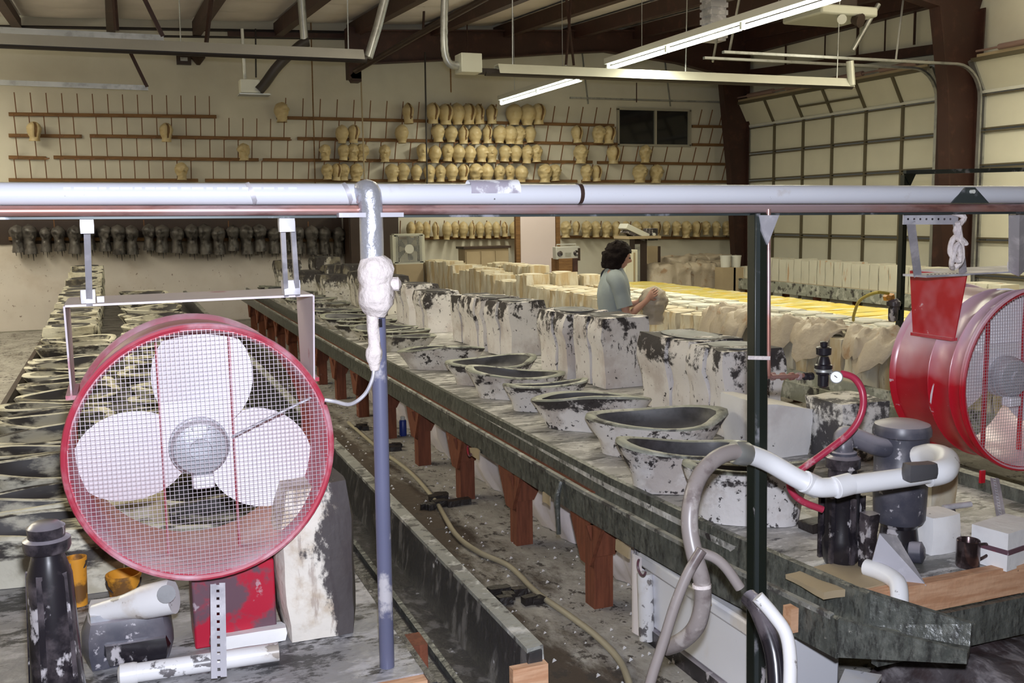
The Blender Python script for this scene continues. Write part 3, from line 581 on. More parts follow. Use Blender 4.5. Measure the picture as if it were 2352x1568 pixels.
look = {'face': 'with a brow and nose', 'ball': 'with a smooth round crown', 'slit': 'with an open dark back slit', 'hood': 'with a pointed split crown', 'ogre': 'with a lumpy knobbly face'}
for nm, y0, y1, xs, ks in rows:
    for i, (x, k) in enumerate(zip(xs, ks)):
        dy = (x - 1000) * .006
        place_head(x, y0 + dy + rnd.uniform(-2, 2), y1 + dy + rnd.uniform(0, 5), k, f'cream mask {look[k]}, {nth(i)} from left, {nm} rail row', rz=rnd.uniform(-.5, .9) if k in ('face', 'ogre') else .25)
for i, x in enumerate([943, 962, 981, 1002, 1026, 1046, 1064, 1084, 1103, 1122, 1141, 1160, 1180]):
    place_head(x, 508, 545 + rnd.uniform(-2, 6), ['ball', 'face', 'ball', 'hood'][i % 4], f'tan mask, {nth(i)} from the left on the low rail above the box fan', rz=.3, group='tan masks on the low rails', wx=.72)
for i, x in enumerate(range(1300, 1680, 23)):
    place_head(x, 507, 540 + rnd.uniform(-2, 6), ['ogre', 'slit', 'ogre', 'face'][i % 4], f'tan mask, {nth(i)} from the left on the low rail behind the person', rz=.4, group='tan masks on the low rails', wx=.8)
for i, x in enumerate([45, 71, 107, 139, 173, 209, 243, 275, 305, 343, 373, 407, 443, 474, 505, 536, 568, 599, 631, 660, 687, 718, 748, 779]):
    place_head(x, 516 + rnd.uniform(-3, 5), 578 + rnd.uniform(-4, 6), 'dark', f'dark grey dripping mask, {nth(i)} from the left of the low dark row', 'rubber', Y=YW - .20, group='dark grey masks of the low row', wx=.82, rz=rnd.uniform(-.5, .5))
# ================================================================== TABLES
def ztable(name, label, x0, x1, y0, y1, topmat, legs, gut=None, apron=None, legmat='fir'):
    t = thing(name, ((x0 + x1) / 2, y0, 0), label, 'table', 'long low casting tables')
    tp = MB().b2((x0, y0, .53), (x1, y1, .6))
    if gut: tp = MB().prism([(x, y, .53) for x, y in gut], (0, 0, .07))
    ob('tabletop', tp, M[topmat], t)
    for x, y in legs:
        l = ob('leg', MB().b2((x - .05, y - .05, 0), (x + .05, y + .05, .53)), M[legmat], t)
    return t
# middle table, along whose gutter the camera looks
LY = [4.19 + k * 1.005 for k in range(14)]
tb = ztable('casting_table', 'long middle table with a dark gutter and red wooden legs', 2.12, 3.64, 2.6, 18.4, 'tabtop', [], gut=[(2.12, 18.4), (2.12, 4.2), (2.16, 3.2), (2.25, 2.6), (3.64, 2.6), (3.64, 18.4)])
for x in (2.08, 3.55):
    for y in LY + [3.15]:
        if x > 3 and y > 10 or (y < 4 and x < 3): continue
        l = ob('leg', MB().b2((x - .05, y - .05, 0), (x + .05, y + .05, .43)), M['fir'], tb)
        if x < 3:
            ob('gusset', MB().prism([(x - .055, y - .17, .43), (x - .055, y - .05, .22), (x - .055, y + .05, .22), (x - .055, y + .17, .43)], (-.02, 0, 0)), M['fir'], l)
            ob('gusset', MB().prism([(x - .10, y - .055, .43), (x - .05, y - .055, .27), (x + .05, y - .055, .27), (x + .14, y - .055, .43)], (0, -.02, 0)), M['fir'], l)
ob('bearer', MB().b2((2.03, 4.3, .43), (2.13, 18.4, .53)), M['fir'], tb)
GP = [(0, .44), (0, .572), (.012, .577), (.02, .52), (.115, .515), (.125, .635), (.145, .64), (.15, .44)]
ob('gutter', MB().sweep([(1.985, 18.45), (2.0, 4.2), (2.04, 3.2), (2.10, 2.50)], GP), M['gutter'], tb, sharp=25)
spt = MB(); A_, B_ = Vector((2.10, 2.51)), Vector((2.345, 2.20)); n_ = Vector((.78, .62)); k_ = len(GP)
GB = [(0, .505), (0, .545), (.008, .548), (.02, .53), (.085, .528), (.105, .595), (.115, .598), (.115, .505)]
spt.add([(A_.x + o, A_.y + o * .30, z) for o, z in GP] + [(B_.x + n_.x * o, B_.y + n_.y * o, z) for o, z in GB], [(j, (j + 1) % k_, k_ + (j + 1) % k_, k_ + j) for j in range(k_)] + [tuple(range(k_ - 1, -1, -1)), tuple(k_ + j for j in range(k_))])
ob('spout', spt, M['gutter'], tb, sharp=25)
ob('gutter_floor', MB().sweep([(1.985, 18.44), (2.0, 4.2), (2.04, 3.2), (2.10, 2.53), (2.22, 2.37)], [(.018, .510), (.018, .524), (.05, .534), (.09, .532), (.118, .522), (.118, .510)]), M['rim'], tb, sharp=60)
ob('gutter_rim', MB().sweep([(1.985, 18.44), (2.0, 4.2), (2.04, 3.2), (2.10, 2.53)], [(-.004, .563), (-.004, .580), (.013, .582), (.015, .575)]), M['flake'], tb, sharp=25)
ob('far_rim', MB().b2((3.62, 2.5, .45), (3.68, 18.4, .66)), M['gutter'], tb)
dr = ob('gutter_drip', MB().tube(spline([(1.985, 4.42, .57), (1.965, 4.42, .5), (1.965, 4.42, .42), (1.97, 4.42, .30)], 4), [.016] * 8 + [.013] * 5, 8), M['gutter'], tb)
for k, y in enumerate((3.18, 3.78, 4.62, 5.7)):          # scraps of paper stuck under the gutter
    m = MB().lump((1.985 + max(0, 4.2 - y) * .035, y, .425), (.008, .10 + .04 * (k % 2), .05), (1, 4, 2), .03, k); ob('paper_scrap', m, M['cardboard'], tb)
# left table
ta = ztable('casting_table', 'left table crowded with black striped molds behind the left fan', -.74, .74, 2.62, 18.2, 'tabdim', [(-.6, 3), (.8, 3), (.8, 5), (.8, 7), (.8, 9), (-.6, 6), (-.6, 9), (.8, 12), (.8, 15)])
ob('trough', MB().sweep([(.72, 18.2), (.74, 2.55)], [(0, .40), (0, .60), (.02, .60), (.03, .45), (.27, .44), (.30, .63), (.34, .635), (.345, .40)]), M['trough'], ta, sharp=25)
ob('trough_rim', MB().sweep([(.72, 18.2), (.74, 2.56)], [(.296, .628), (.296, .642), (.348, .645), (.350, .60), (.344, .60), (.342, .63)]), M['flake'], ta, sharp=25)
ob('trough_rail', MB().bar((.90, 2.56, .455), (.88, 18, .455), .02, .02), M['gutter'], ta)
ob('side_board', MB().prism([(-.76, 2.7, .5), (-.76, 18.1, .5), (-.76, 18.1, .68), (-.76, 2.7, .68)], (-.035, 0, 0)), M['brown'], ta)
ob('end_board', MB().b2((-.74, 2.58, .51), (.74, 2.62, .595)), M['ply'], ta)
ob('trough_end', MB().b2((.98, 2.53, .40), (1.09, 2.56, .6)), M['ply'], ta)
# tan table behind the person's aisle
tcx = ztable('casting_table', 'table of tan stained molds on the far side of the aisle', 4.9, 6.3, 3.6, 17.6, 'cardboard', [(5, y) for y in (4, 6, 8, 10, 12, 14, 16)] + [(6.2, y) for y in (4, 8, 12, 16)])
ob('gutter', MB().sweep([(4.76, 17.6), (4.76, 3.6)], GP), M['rim'], tcx, sharp=25)
td = ztable('casting_table', 'narrow table of yellow coated molds beyond the tan ones', 7.6, 8.75, 6.0, 15.5, 'yrim', [(7.8, y) for y in (6.5, 9, 12, 15)] + [(8.6, y) for y in (6.5, 9, 12, 15)])
ob('front_rim', MB().bar((7.56, 6.0, .665), (7.56, 15.5, .665), .05, .05), M['yrim'], td)
te = ztable('casting_table', 'table along the garage doors with a row of pale molds', 11.0, 12.1, 8.2, 16.4, 'cardboard', [(11.15, y) for y in (8.6, 11, 14, 16)] + [(12, y) for y in (8.6, 11, 14, 16)])
ob('apron', MB().b2((10.95, 8.2, .40), (11.0, 16.4, .6)), M['rim'], te)

# ------------------------------------------------------------------ boat-shaped open molds
def pod(seed, body, L=.66, Wd=.27, h=.20, lin='lining', rimm='rim'):
    r = random.Random(seed); n = 28
    ph = [r.uniform(0, 6.28) for _ in range(4)]
    def outl(a, s, wav=.05):
        c, q = math.cos(a), math.sin(a); e = 2.6
        rad = (abs(c) ** e + abs(q) ** e) ** (-1 / e)
        w = 1 + wav * math.sin(2 * a + ph[0]) + wav * .7 * math.sin(3 * a + ph[1])
        return rad * c * L / 2 * s * w, rad * q * Wd / 2 * s * w
    def zt(a): return h + .022 * math.sin(a + ph[2]) + .016 * math.sin(2 * a + ph[3])
    def ring(specs):
        m = MB(); vs = []; 
        for s, fz, inn in specs:
            for k in range(n):
                a = 2 * PI * k / n; x, y = outl(a, s); nv = noise.noise_vector(Vector((x * 8, y * 8, fz * 3 + seed)))
                if inn: x, y = outl(a, 1); x *= s - .02; y = y * s if s < .5 else y - math.copysign(min(abs(y), (1 - s) * .17), y)
                vs.append((x + nv.x * .010, y + nv.y * .010, zt(a) * fz))
        fs = [(i * n + k, i * n + (k + 1) % n, (i + 1) * n + (k + 1) % n, (i + 1) * n + k) for i in range(len(specs) - 1) for k in range(n)]
        return m, vs, fs
    m, vs, fs = ring([(.74, 0, 0), (.80, .35, 0), (.93, .75, 0), (1.0, .96, 0)]); fs.append(tuple(range(n - 1, -1, -1))); m.add(vs, fs)
    o = ob('open_mold', m, M[body], org=(0, 0, 0), sharp=50)
    m, vs, fs = ring([(1.0, .96, 0), (.985, 1.02, 0), (.90, 1.03, 1), (.86, .99, 1)]); m.add(vs, fs); ob('rim', m, M[rimm], o, sharp=70)
    m, vs, fs = ring([(.86, .99, 1), (.81, .74, 1), (.66, .52, 1), (.3, .46, 1)]); fs.append(tuple(3 * n + k for k in range(n))); m.add(vs, fs); ob('latex_lining', m, M[lin], o, sharp=70)
    return o
used = set()
def put(proto, loc, rz, sc, label, cat, group):
    if proto.name not in used:
        used.add(proto.name); o = proto; o.location = loc; o.rotation_euler = (0, 0, rz); o.scale = (sc,) * 3 if isinstance(sc, (int, float)) else sc; tagit(o, label, cat, group)
    else: o = dup(proto, loc, rz, sc, label, group); o['category'] = cat
    return o
PB = [pod(k, 'pp') for k in range(4)]
spec = [((1572, 1062), (1880, 1075), .83), ((1432, 1028), (1725, 1020), .80), ((1350, 952), (1662, 962), .80), ((1238, 905), (1484, 918), .79), ((1158, 884), (1352, 876), .77), ((1083, 852), (1290, 856), .78), ((1025, 831), (1228, 827), .77), ((925, 799), (1105, 800), .77)]
for i, (l, r, z) in enumerate(spec):
    a, b = PZ(*l, z), PZ(*r, z); d = b - a; ln = d.length / .66; c = (a + b) / 2
    put(PB[i % 4], (c.x, c.y, .602), math.atan2(d.y, d.x), (ln * 1.05, min(1.0, max(.8, ln)) * 1.42, (z - .6) / .20), f'{nth(i)} open boat-shaped mold from the front, along the gutter of the middle table', 'mold', 'open molds on the middle table')
y = 9.3; i = 8
PH = [pod(10 + k, 'pbh') for k in range(3)]
while y < 17.6:
    put(PH[i % 3], (2.52 + rnd.uniform(-.05, .05), y, .602), rnd.uniform(-.2, .12), (1.05, 1.25, rnd.uniform(.5, .8)), f'{nth(i)} open mold from the front along the middle gutter, mostly blackened', 'mold', 'open molds on the middle table')
    y += .43; i += 1
# left table: two ranks of long shallow molds, striped black
PA = [pod(20 + k, 'pa', .66, .30, .17, rimm='pa', lin='striped_lining') for k in range(4)]
for i in range(39):
    y = 3.95 + i * .33
    if y > 17.6: break
    if y < 10.6:
        put(PA[i % 4], (-.40 + rnd.uniform(-.03, .03), y, .602), rnd.uniform(-.1, .1), (1, 1.05, rnd.uniform(.7, 1.1)), f'{nth(i)} black striped mold from the front in the left rank of the left table', 'mold', 'striped molds on the left table')
    put(PA[(i + 2) % 4], (.34 + rnd.uniform(-.03, .03), y + .1, .602), rnd.uniform(-.1, .1), (1.05, 1.05, rnd.uniform(.7, 1.1)), f'{nth(i)} black striped mold from the front in the right rank of the left table', 'mold', 'striped molds on the left table')

# ------------------------------------------------------------------ tall two-piece molds
def tall(seed, body, sy=.5, sx=.42, h=.5, slot=True, lin='lining', waist=True):
    r = random.Random(seed); f = r.uniform(.36, .5)
    o = None
    for k, (a, b) in enumerate(((0, f), (f, 1))):
        w = (b - a) * sy - .008; c = -sy / 2 + (a + b) / 2 * sy
        m = MB().lump((0, c, h / 2), (sx * (1 if k else .95), w, h - .012 * k), (4, 4, 7), .020, seed * 5 + k, bev=.10)
        if waist:
            for v in m.v:
                t = v.z / h; g = math.exp(-((t - .78) / .14) ** 2); s = 1 - .10 * (1 - min(1, max(0, (t - .45) / .2))); v.x = v.x * s
                v.x -= .02 * g * (1 if v.x < 0 else -1)
        if o is None: o = ob('tall_mold', m, M[body], org=(0, 0, 0), sharp=55)
        else: ob('mold_half', m, M[body], o, sharp=55)
    if slot:
        m = MB(); n = 18
        for s, z in ((1.0, .004), (.9, .014), (.55, .004)): pass
        rim = [(math.cos(2 * PI * k / n) * sx * .36, math.sin(2 * PI * k / n) * sy * .42) for k in range(n)]
        vs = [(x, y, h - .012) for x, y in rim] + [(x, y, h + .005) for x, y in rim] + [(x * .84, y * .84, h + .007) for x, y in rim] + [(x * .7, y * .7, h - .002) for x, y in rim]
        fs = [(i * n + k, i * n + (k + 1) % n, (i + 1) * n + (k + 1) % n, (i + 1) * n + k) for i in range(3) for k in range(n)] + [tuple(3 * n + k for k in range(n))]
        m.add(vs, fs); ob('latex_fill', m, M[lin], o, sharp=60)
    return o
TB = [tall(k, 'pb') for k in range(4)]; TF = [tall(4 + k, 'pbh') for k in range(3)]
ts = [(3.36, 4.95, .44, .50), (3.40, 5.52, .66, .50), (3.44, 6.70, .48, .52), (3.38, 7.24, .52, .52), (3.38, 8.52, .42, .50), (3.34, 9.0, .44, .50), (3.36, 9.5, .46, .48), (3.3, 10.7, .5, .45), (3.3, 11.5, .55, .48), (3.34, 13.0, .6, .5), (3.3, 14.1, .6, .5), (3.0, 15.0, .5, .42), (3.35, 15.2, .6, .55), (3.3, 16.2, .6, .5), (2.85, 16.3, .55, .42), (3.3, 17.2, .6, .6), (2.7, 17.4, .6, .55)]
for i, (x, y, sy, h) in enumerate(ts):
    put(TB[i % 4] if y < 12 else TF[i % 3], (x, y, .602), rnd.uniform(-.06, .06) + (.25 if i == 4 else 0), (1, sy / .5, h / .5), f'{nth(i)} tall white mold from the front at the back edge of the middle table', 'mold', 'tall molds on the middle table')
m1 = MB().lump((3.20, 4.42, .602 + .15), (.34, .42, .30), (4, 4, 4), .012, 3, taper=.12, bev=.1)
for v in m1.v: v.z -= max(0, (v.x - 3.1)) * .22 if v.z > .8 else 0
ob('block_mold', m1, M['pw'], label='clean white block mold with a sloping top behind the dark post', cat='mold')
m1 = MB().lump((3.52, 4.16, .602 + .15), (.34, .34, .31), (4, 4, 4), .018, 8, taper=.1, bev=.22)
for v in m1.v: v.z = v.z
sm = mat('plaster_black_front', (.78, .76, .74), .75, bump=.25, bscale=22, stains=[dict(c=(.055, .05, .055), scale=3.1, thr=.47, soft=.04, amt=.97, det=9, rough=.7), dict(c=(.78, .76, .74), scale=26, thr=.62, soft=.02, amt=.9)])
ob('block_mold', m1, sm, label='white block mold with a big black blot beside the red hose', cat='mold')
TA = [tall(30 + k, 'pa', .5, .5, .42, waist=False) for k in range(2)]
for i in range(14):
    y = 10.9 + i * .52
    put(TA[i % 2], (-.48, y, .602), rnd.uniform(-.06, .06), (1, .95, (.55 + .05 * i) * rnd.uniform(.9, 1.1)), f'{nth(i)} upright block mold from the front at the far left of the left table', 'mold', 'upright molds on the left table')
# tan block molds: three ranks
TC = [tall(40 + k, 'pc', .34, .36, .34, lin='tan_lining', waist=False) for k in range(4)]
n = 0
TW = [tall(46 + k, 'pe', .34, .36, .34, lin='white', waist=False) for k in range(2)]
for rk, x in enumerate((5.12, 5.55, 5.98)):
    for i in range(34):
        y = 4.2 + i * .385
        if y > 17.2: break
        h = .96 + (.0 if y < 12 else rnd.uniform(-.05, .5)) + (.08 if rk == 0 and y > 10 else 0)
        put((TW[n % 2] if rk and y < 11 else TC[n % 4]), (x + rnd.uniform(-.03, .03), y, .602), rnd.uniform(-.08, .08), (1, 1.08, h), f'{nth(i)} {"whitish" if rk and y < 11 else "tan stained"} block mold from the front in the {["front", "middle", "back"][rk]} rank across the aisle', 'mold', 'tan molds across the aisle'); n += 1
# yellow slabs
def slab(seed, body, sx, sy, h):
    return ob('flat_mold', MB().lump((0, 0, h / 2), (sx, sy, h), (6, 3, 1), .018, seed, bev=.1), M[body], org=(0, 0, 0), sharp=60)
TD = [slab(50 + k, 'yellow', .98, .33, .07) for k in range(3)]
for i in range(26):
    put(TD[i % 3], (8.17 + rnd.uniform(-.02, .02), 6.35 + i * .355, .602), rnd.uniform(-.03, .03), 1, f'{nth(i)} flat yellow coated mold from the front on the yellow table', 'mold', 'flat yellow molds')
# row of pale molds by the doors
def pale(seed): 
    m = MB().lump((0, 0, .2), (.36, .2, .4), (3, 2, 5), .010, seed, bev=.06); return ob('narrow_mold', m, M['pe'], org=(0, 0, 0), sharp=60)
TE = [pale(60 + k) for k in range(3)]
for i in range(29):
    y = 10.2 + i * .212; hh = 1.0 if 10.9 < y < 15.6 else .55
    put(TE[i % 3], (11.24, y, .602), rnd.uniform(-.05, .05), (1, 1, hh * rnd.uniform(.95, 1.04)), f'{nth(i)} narrow pale mold from the right in the row along the garage doors', 'mold', 'narrow molds along the garage doors')
# limp latex skins lying over the tan molds
for i, (px, py, w) in enumerate([(1520, 728, .5), (1585, 716, .42), (1640, 722, .46), (1700, 742, .4), (1790, 752, .46), (1850, 748, .40), (1905, 775, .46), (1960, 765, .36), (2010, 800, .5)]):
    p = PZ(px, py, 1.0); r = random.Random(i + 90); p.x = 5.03
    def fn(u, v):
        a = 2 * PI * u; q = v; rr = w * .5 * math.sin(PI * min(1, q * .5 + .02)) ; x = math.cos(a) * rr * .8; y = math.sin(a) * rr * 1.1
        nv = noise.noise_vector(Vector((x * 7, y * 7, i * 2.3))); n2 = noise.noise_vector(Vector((x * 19, y * 19, i))); z = .055 * (1 - q ** 2.2) + nv.z * .07 + n2.z * .045
        if x < -.03: z -= (-.03 - x) * 1.5 * q
        return Vector((p.x + x + nv.x * .05 + n2.x * .02, p.y + y + nv.y * .05, .965 + max(z, -.26)))
    ob('latex_skin', MB().grid(fn, 30, 14, wrapu=True), M['skinlatex'], label=f'{nth(i)} limp pinkish rubber skin, counted from the person, over the tan molds', cat='rubber skin', group='rubber skins on the tan molds', sharp=70)
# plastic sheeting hung behind the legs of the middle table
for i in range(6):
    y0 = 3.98 + i * 1.02
    def fn(u, v):
        y = y0 + 1.0 * u; k = .014 * math.sin(u * 23 + i * 1.7 + v * 3) + .008 * math.sin(u * 51 + i * 2 - v * 5)
        return Vector((2.36 + k - .15 * math.sin(PI * (.12 + .80 * (1 - v))) * max(0, math.sin(PI * u)) ** .4, y, .004 + .50 * v))
    m = MB().grid(fn, 26, 6); k = len(m.v); m.add([v + Vector((.012, 0, 0)) for v in m.v], [f[::-1] for f in m.f])
    ob('plastic_sheet', m, M['plastic'], label=f'{nth(i)} bay of pinkish white plastic sheeting from the front, behind the red legs', cat='plastic sheet', group='plastic sheeting under the middle table', sharp=80)
# ================================================================== THE PIPE RACK, FANS AND PUMPS IN FRONT
YR = 2.70
def line(name, pts, r, m, label, cat, n=16):
    return ob(name, MB().tube(pts, r, n), M[m], label=label, cat=cat)
wp = ob('white_pipe', MB().tube([PY(-60, 445, YR), PY(2420, 447, YR)], [.0275, .0315], 20), M['pvc'], label='long white plastic pipe running across the whole view at eye level', cat='pipe')
for px, dx, m in ((576, 14, 'galvdust'), (1329, 0, 'brown'), (796, 6, 'galvdust')):
    a, b = PY(px - dx, 424, YR), PY(px + dx, 466, YR); c = PY(px, 445, YR); d = Vector((1, 0, (b.x - a.x) * 0 + (.0 if not dx else .35))).normalized()
    ob('tie_band', MB().lathe([(.031, -.006), (.031, .006)], c, d, 18), M[m], wp)
pm = MB()
for k in range(20):
    p = PY(155 + k * 27, 433, YR); pm.box(p + Vector((0, -.0258, 0)), (.016 + .006 * (k % 3), .003, .005))
ob('printed_marking', pm, mat('faint_blue_print', (.50, .55, .75), .5), wp, kind='stuff')
ob('grey_smear', MB().lathe([(.0300, -.075), (.0302, .075)], PY(1132, 437, YR), (1, 0, 0), 20, caps=False), mat('pipe_smear', (.78, .78, .8), .5, stains=[dict(c=(.3, .27, .33), scale=16, thr=.5, soft=.06, amt=.9)]), wp)
line('copper_pipe', [PY(-60, 485, YR - .01), PY(2420, 477, YR - .01)], .0135, 'copper', 'long dusty copper pipe just below the white pipe', 'pipe')
ra = MB(); a, b = PY(-60, 494, YR + .03), PY(2420, 484, YR + .03)
ra.bar(a, b, .04, .005); ra.bar(a + Vector((0, -.018, -.004)), b + Vector((0, -.018, -.004)), .005, .014)
ob('angle_rail', ra, M['angle'], label='long green grey steel angle under the copper pipe', cat='rail')
ra = MB(); a, b = PY(-60, 470, YR + .05), PY(2420, 464, YR + .05); ra.bar(a, b, .02, .022)
ob('galvanised_rail', ra, M['galvdust'], label='thin grey rail between the white pipe and the copper pipe', cat='rail')
t = thing('pipe_bracket', PY(2230, 462, YR - .03), 'dark triangular bracket clasping the white pipe at the right', 'bracket'); m = MB()
m.prism([PY(2186, 466, YR - .035), PY(2272, 466, YR - .035), PY(2240, 430, YR - .035), PY(2218, 430, YR - .035)], (0, .006, 0)); ob('plate', m, M['angle'], t)
ob('bolt', MB().lathe([(.007, -.012), (.007, .004)], PY(2231, 440, YR - .037), (0, 1, 0), 10), M['white'], t)

# foil-wrapped elbow, sealed joint and blue grey down pipe
t = thing('down_pipe', PY(889, 1568, YR), 'foil wrapped elbow with a sealed lump, feeding the blue grey pipe', 'pipe')
ob('foil_elbow', MB().tube(spline([PY(828, 446, YR), PY(846, 440, YR - .03), PY(851, 470, YR - .03), PY(853, 520, YR - .03), PY(855, 598, YR - .03)], 5), .0325, 16), M['silver'], t)
sm_ = MB(); pr = [(.030, 0), (.042, .01), (.050, .035), (.048, .06), (.043, .075), (.052, .10), (.050, .13), (.038, .15), (.026, .165)]
top = PY(860, 588, YR - .03); ax = (PY(864, 712, YR - .03) - top).normalized(); sm_.lathe(pr, top, ax, 18)
for v in sm_.v: nv = noise.noise_vector(v * 22); v += nv * .008
ob('sealed_joint', sm_, M['putty'], t); ob('bump', MB().lathe([(.008, -.02), (.02, -.01), (.02, .012), (.006, .02)], PY(905, 652, YR - .03), (1, -.2, 0), 10), M['putty'], t)
sm_ = MB().tube(spline([PY(855, 706, YR - .025), PY(856, 740, YR - .025), PY(860, 790, YR - .025), PY(859, 815, YR - .025), PY(861, 850, YR - .025)], 4), [.017] * 9 + [.019, .023, .024, .024, .022, .017, .014, .012, .012], 12)
ob('tape_wrap', sm_, M['putty'], t)
ob('tube', MB().tube([PY(867, 690, YR), PY(873, 900, YR), PY(880, 1200, YR), PY(891, 1592, YR)], .0215, 18), M['bluepipe'], t)
for px, py in ((874, 715), (868, 740)): ob('black_band', MB().lathe([(.0225, -.012), (.0225, .012)], PY(px - 2, py, YR), ax, 16), M['black'], t)
ob('crosspiece', MB().bar(PY(776, 494, YR - .04), PY(924, 493, YR - .04), .03, .012), M['galvdust'], t)
ob('power_cord', MB().tube(spline([PY(746, 918, 2.75), PY(770, 922, 2.74), PY(805, 928, YR), PY(838, 905, YR - .02), PY(856, 868, YR - .03), PY(859, 838, YR - .03)], 6), .0055, 8), M['galvdust'], label='pale cord looping from the left fan to the blue grey pipe', cat='cord')

def strap(pts, w, name, label, sd=(1, 0, 0), up=(0, 1, 0)):
    """perforated hanger strap: two edges and the webs between the holes"""
    m = MB(); P = [Vector(p) for p in pts]
    for p, q in zip(P, P[1:]):
        d = (q - p); n = max(2, int(d.length / .022)); s = Vector(sd) * (w / 2 - w * .2)
        for sg in (-1, 1): m.bar(p + s * sg, q + s * sg, w * .4, .003, up=up)
        for k in range(n): c = p + d * ((k + .5) / n); m.bar(c - d.normalized() * .007, c + d.normalized() * .007, w * .3, .003, up=up)
    return ob(name, m, M['galvdust'], label=label, cat='strap', kind=None)

def make_fan(C, bodymat, name, label, clean):
    C = Vector(C); t = thing(name, C - Vector((0, 0, .40)), label, 'fan', 'red drum fans'); R = .362; AX = (0, 1, 0)
    pr = [(R, -.135), (R + .010, -.130), (R + .012, -.120), (R + .004, -.112), (R - .008, -.10), (R - .008, -.055), (R - .003, -.05), (R - .008, -.045), (R - .012, .06), (R - .007, .065), (R - .012, .07), (R - .012, .25), (R, .26), (R + .004, .27), (R - .006, .275), (R - .02, .25), (R - .018, -.10), (R - .008, -.135), (R, -.135)]
    ob('drum', MB().lathe(pr, C, AX, 72, caps=False), M[bodymat], t, sharp=50)
    ob('front_ring', MB().tube([C + Vector((math.cos(a) * (R + .004), -.132, math.sin(a) * (R + .004))) for a in np.linspace(0, 2 * PI, 73)[:-1]], .009, 8, closed=True), M[bodymat], t)
    g = MB(); pitch = .0122; n = int(R / pitch)
    for k in range(-n, n + 1):
        o = k * pitch; h = math.sqrt(max(0, (R - .004) ** 2 - o * o))
        for seg in range(6):
            a, b = -h + 2 * h * seg / 6, -h + 2 * h * (seg + 1) / 6
            bz = lambda u: -.134 - .012 * (1 - (u * u + o * o) / R ** 2)
            g.bar(C + Vector((o, bz(a), a)), C + Vector((o, bz(b), b)), .0013, .0013); g.bar(C + Vector((a, bz(a), o)), C + Vector((b, bz(b), o)), .0013, .0013)
    ob('wire_guard', g, M['wire'], t, kind='stuff')
    for k in range(3):                                   # three broad blades
        an = math.radians((84, 190, 338)[k]); cx, cz = math.cos(an) * .195, math.sin(an) * .195; m = MB()
        rad = Vector((math.cos(an), 0, math.sin(an))); tan = Vector((-math.sin(an), 0, math.cos(an))); nrm_ = Vector((0, 1, 0))
        def fn(u, v, rad=rad, tan=tan):
            a = 2 * PI * u; rr = .155 * v * (1 + .05 * math.cos(2 * a)); x, y = math.cos(a) * rr, math.sin(a) * rr * .98
            return C + rad * (.195 + x) + tan * y + nrm_ * (.045 + y * .32 + y * y * .8)
        m.grid(fn, 28, 5, wrapu=True); q = len(m.v); m.add([v + Vector((0, .004, 0)) for v in m.v], [f[::-1] for f in m.f])
        ob('blade', m, M['blade'], t, sharp=70)
    ob('hub', MB().lathe([(.02, -.02), (.06, -.01), (.06, .06), (.02, .07)], C + Vector((0, .03, 0)), AX, 24), M['blade'], t)
    mo = MB().lathe([(.012, -.098), (.03, -.098), (.032, -.09), (.052, -.088), (.074, -.08), (.082, -.065), (.082, -.05), (.087, -.048), (.087, -.035), (.082, -.033), (.082, -.02), (.086, -.018), (.086, .0), (.02, .01)], C + Vector((-.003, .03, -.005)), AX, 32)
    for k in range(16):
        a = 2 * PI * k / 16; mo.bar(C + Vector((math.cos(a) * .035, -.056, math.sin(a) * .035 - .005)), C + Vector((math.cos(a) * .068, -.05, math.sin(a) * .068 - .005)), .006, .01)
    motor = ob('motor', mo, M['motor'], t)
    ob('terminal_box', MB().box(C + Vector((.002, -.03, -.105)), (.062, .05, .042)), M['blade'], motor, bevel=.008)
    ob('motor_plate', MB().box(C + Vector((-.005, .02, .06)), (.20, .012, .14)), M['blade'], t)
    for x in (-.107, .098):
        h = math.sqrt(R * R - x * x) - .02; ob('mount_bar', MB().bar(C + Vector((x, .005, -h)), C + Vector((x, .005, h)), .006, .02), M[bodymat], t)
    ob('motor_cord', MB().tube(spline([C + Vector((.09, -.04, .02)), C + Vector((.20, -.07, .075)), C + Vector((.345, -.10, .14))], 5), .004, 6), M['galvdust'], t)
    zt = .435; xw = .335                                 # the yoke the drum hangs in
    ob('yoke_bar', MB().box(C + Vector((0, .05, zt)), (2 * xw, .30, .006)), M['galvdust' if clean else 'yokedust'], t)
    for sg in (-1, 1):
        x = sg * xw; m = MB().prism([C + Vector((x, -.10, zt)), C + Vector((x, .20, zt)), C + Vector((x, .17, .17)), C + Vector((x, -.05, .17))], (.005 * sg, 0, 0)); ob('yoke_arm', m, M[bodymat if clean else 'yokedust'], t)
        ob('yoke_foot', MB().bar(C + Vector((x + .003 * sg, -.05, .175)), C + Vector((x + .003 * sg, .17, .175)), .03, .012), M[bodymat], t)
    return t
CL = PY(468, 1041, 2.915) + Vector((0, .135, 0)); CR = PY(2374, 872, 2.915) + Vector((0, .135, 0))
fanl = make_fan(CL, 'reddull', 'drum_fan', 'red drum fan at the left, dusty white blades facing the camera behind wire', False)
fanr = make_fan(CR, 'red', 'drum_fan', 'glossy red drum fan at the right edge, seen from its side', True)
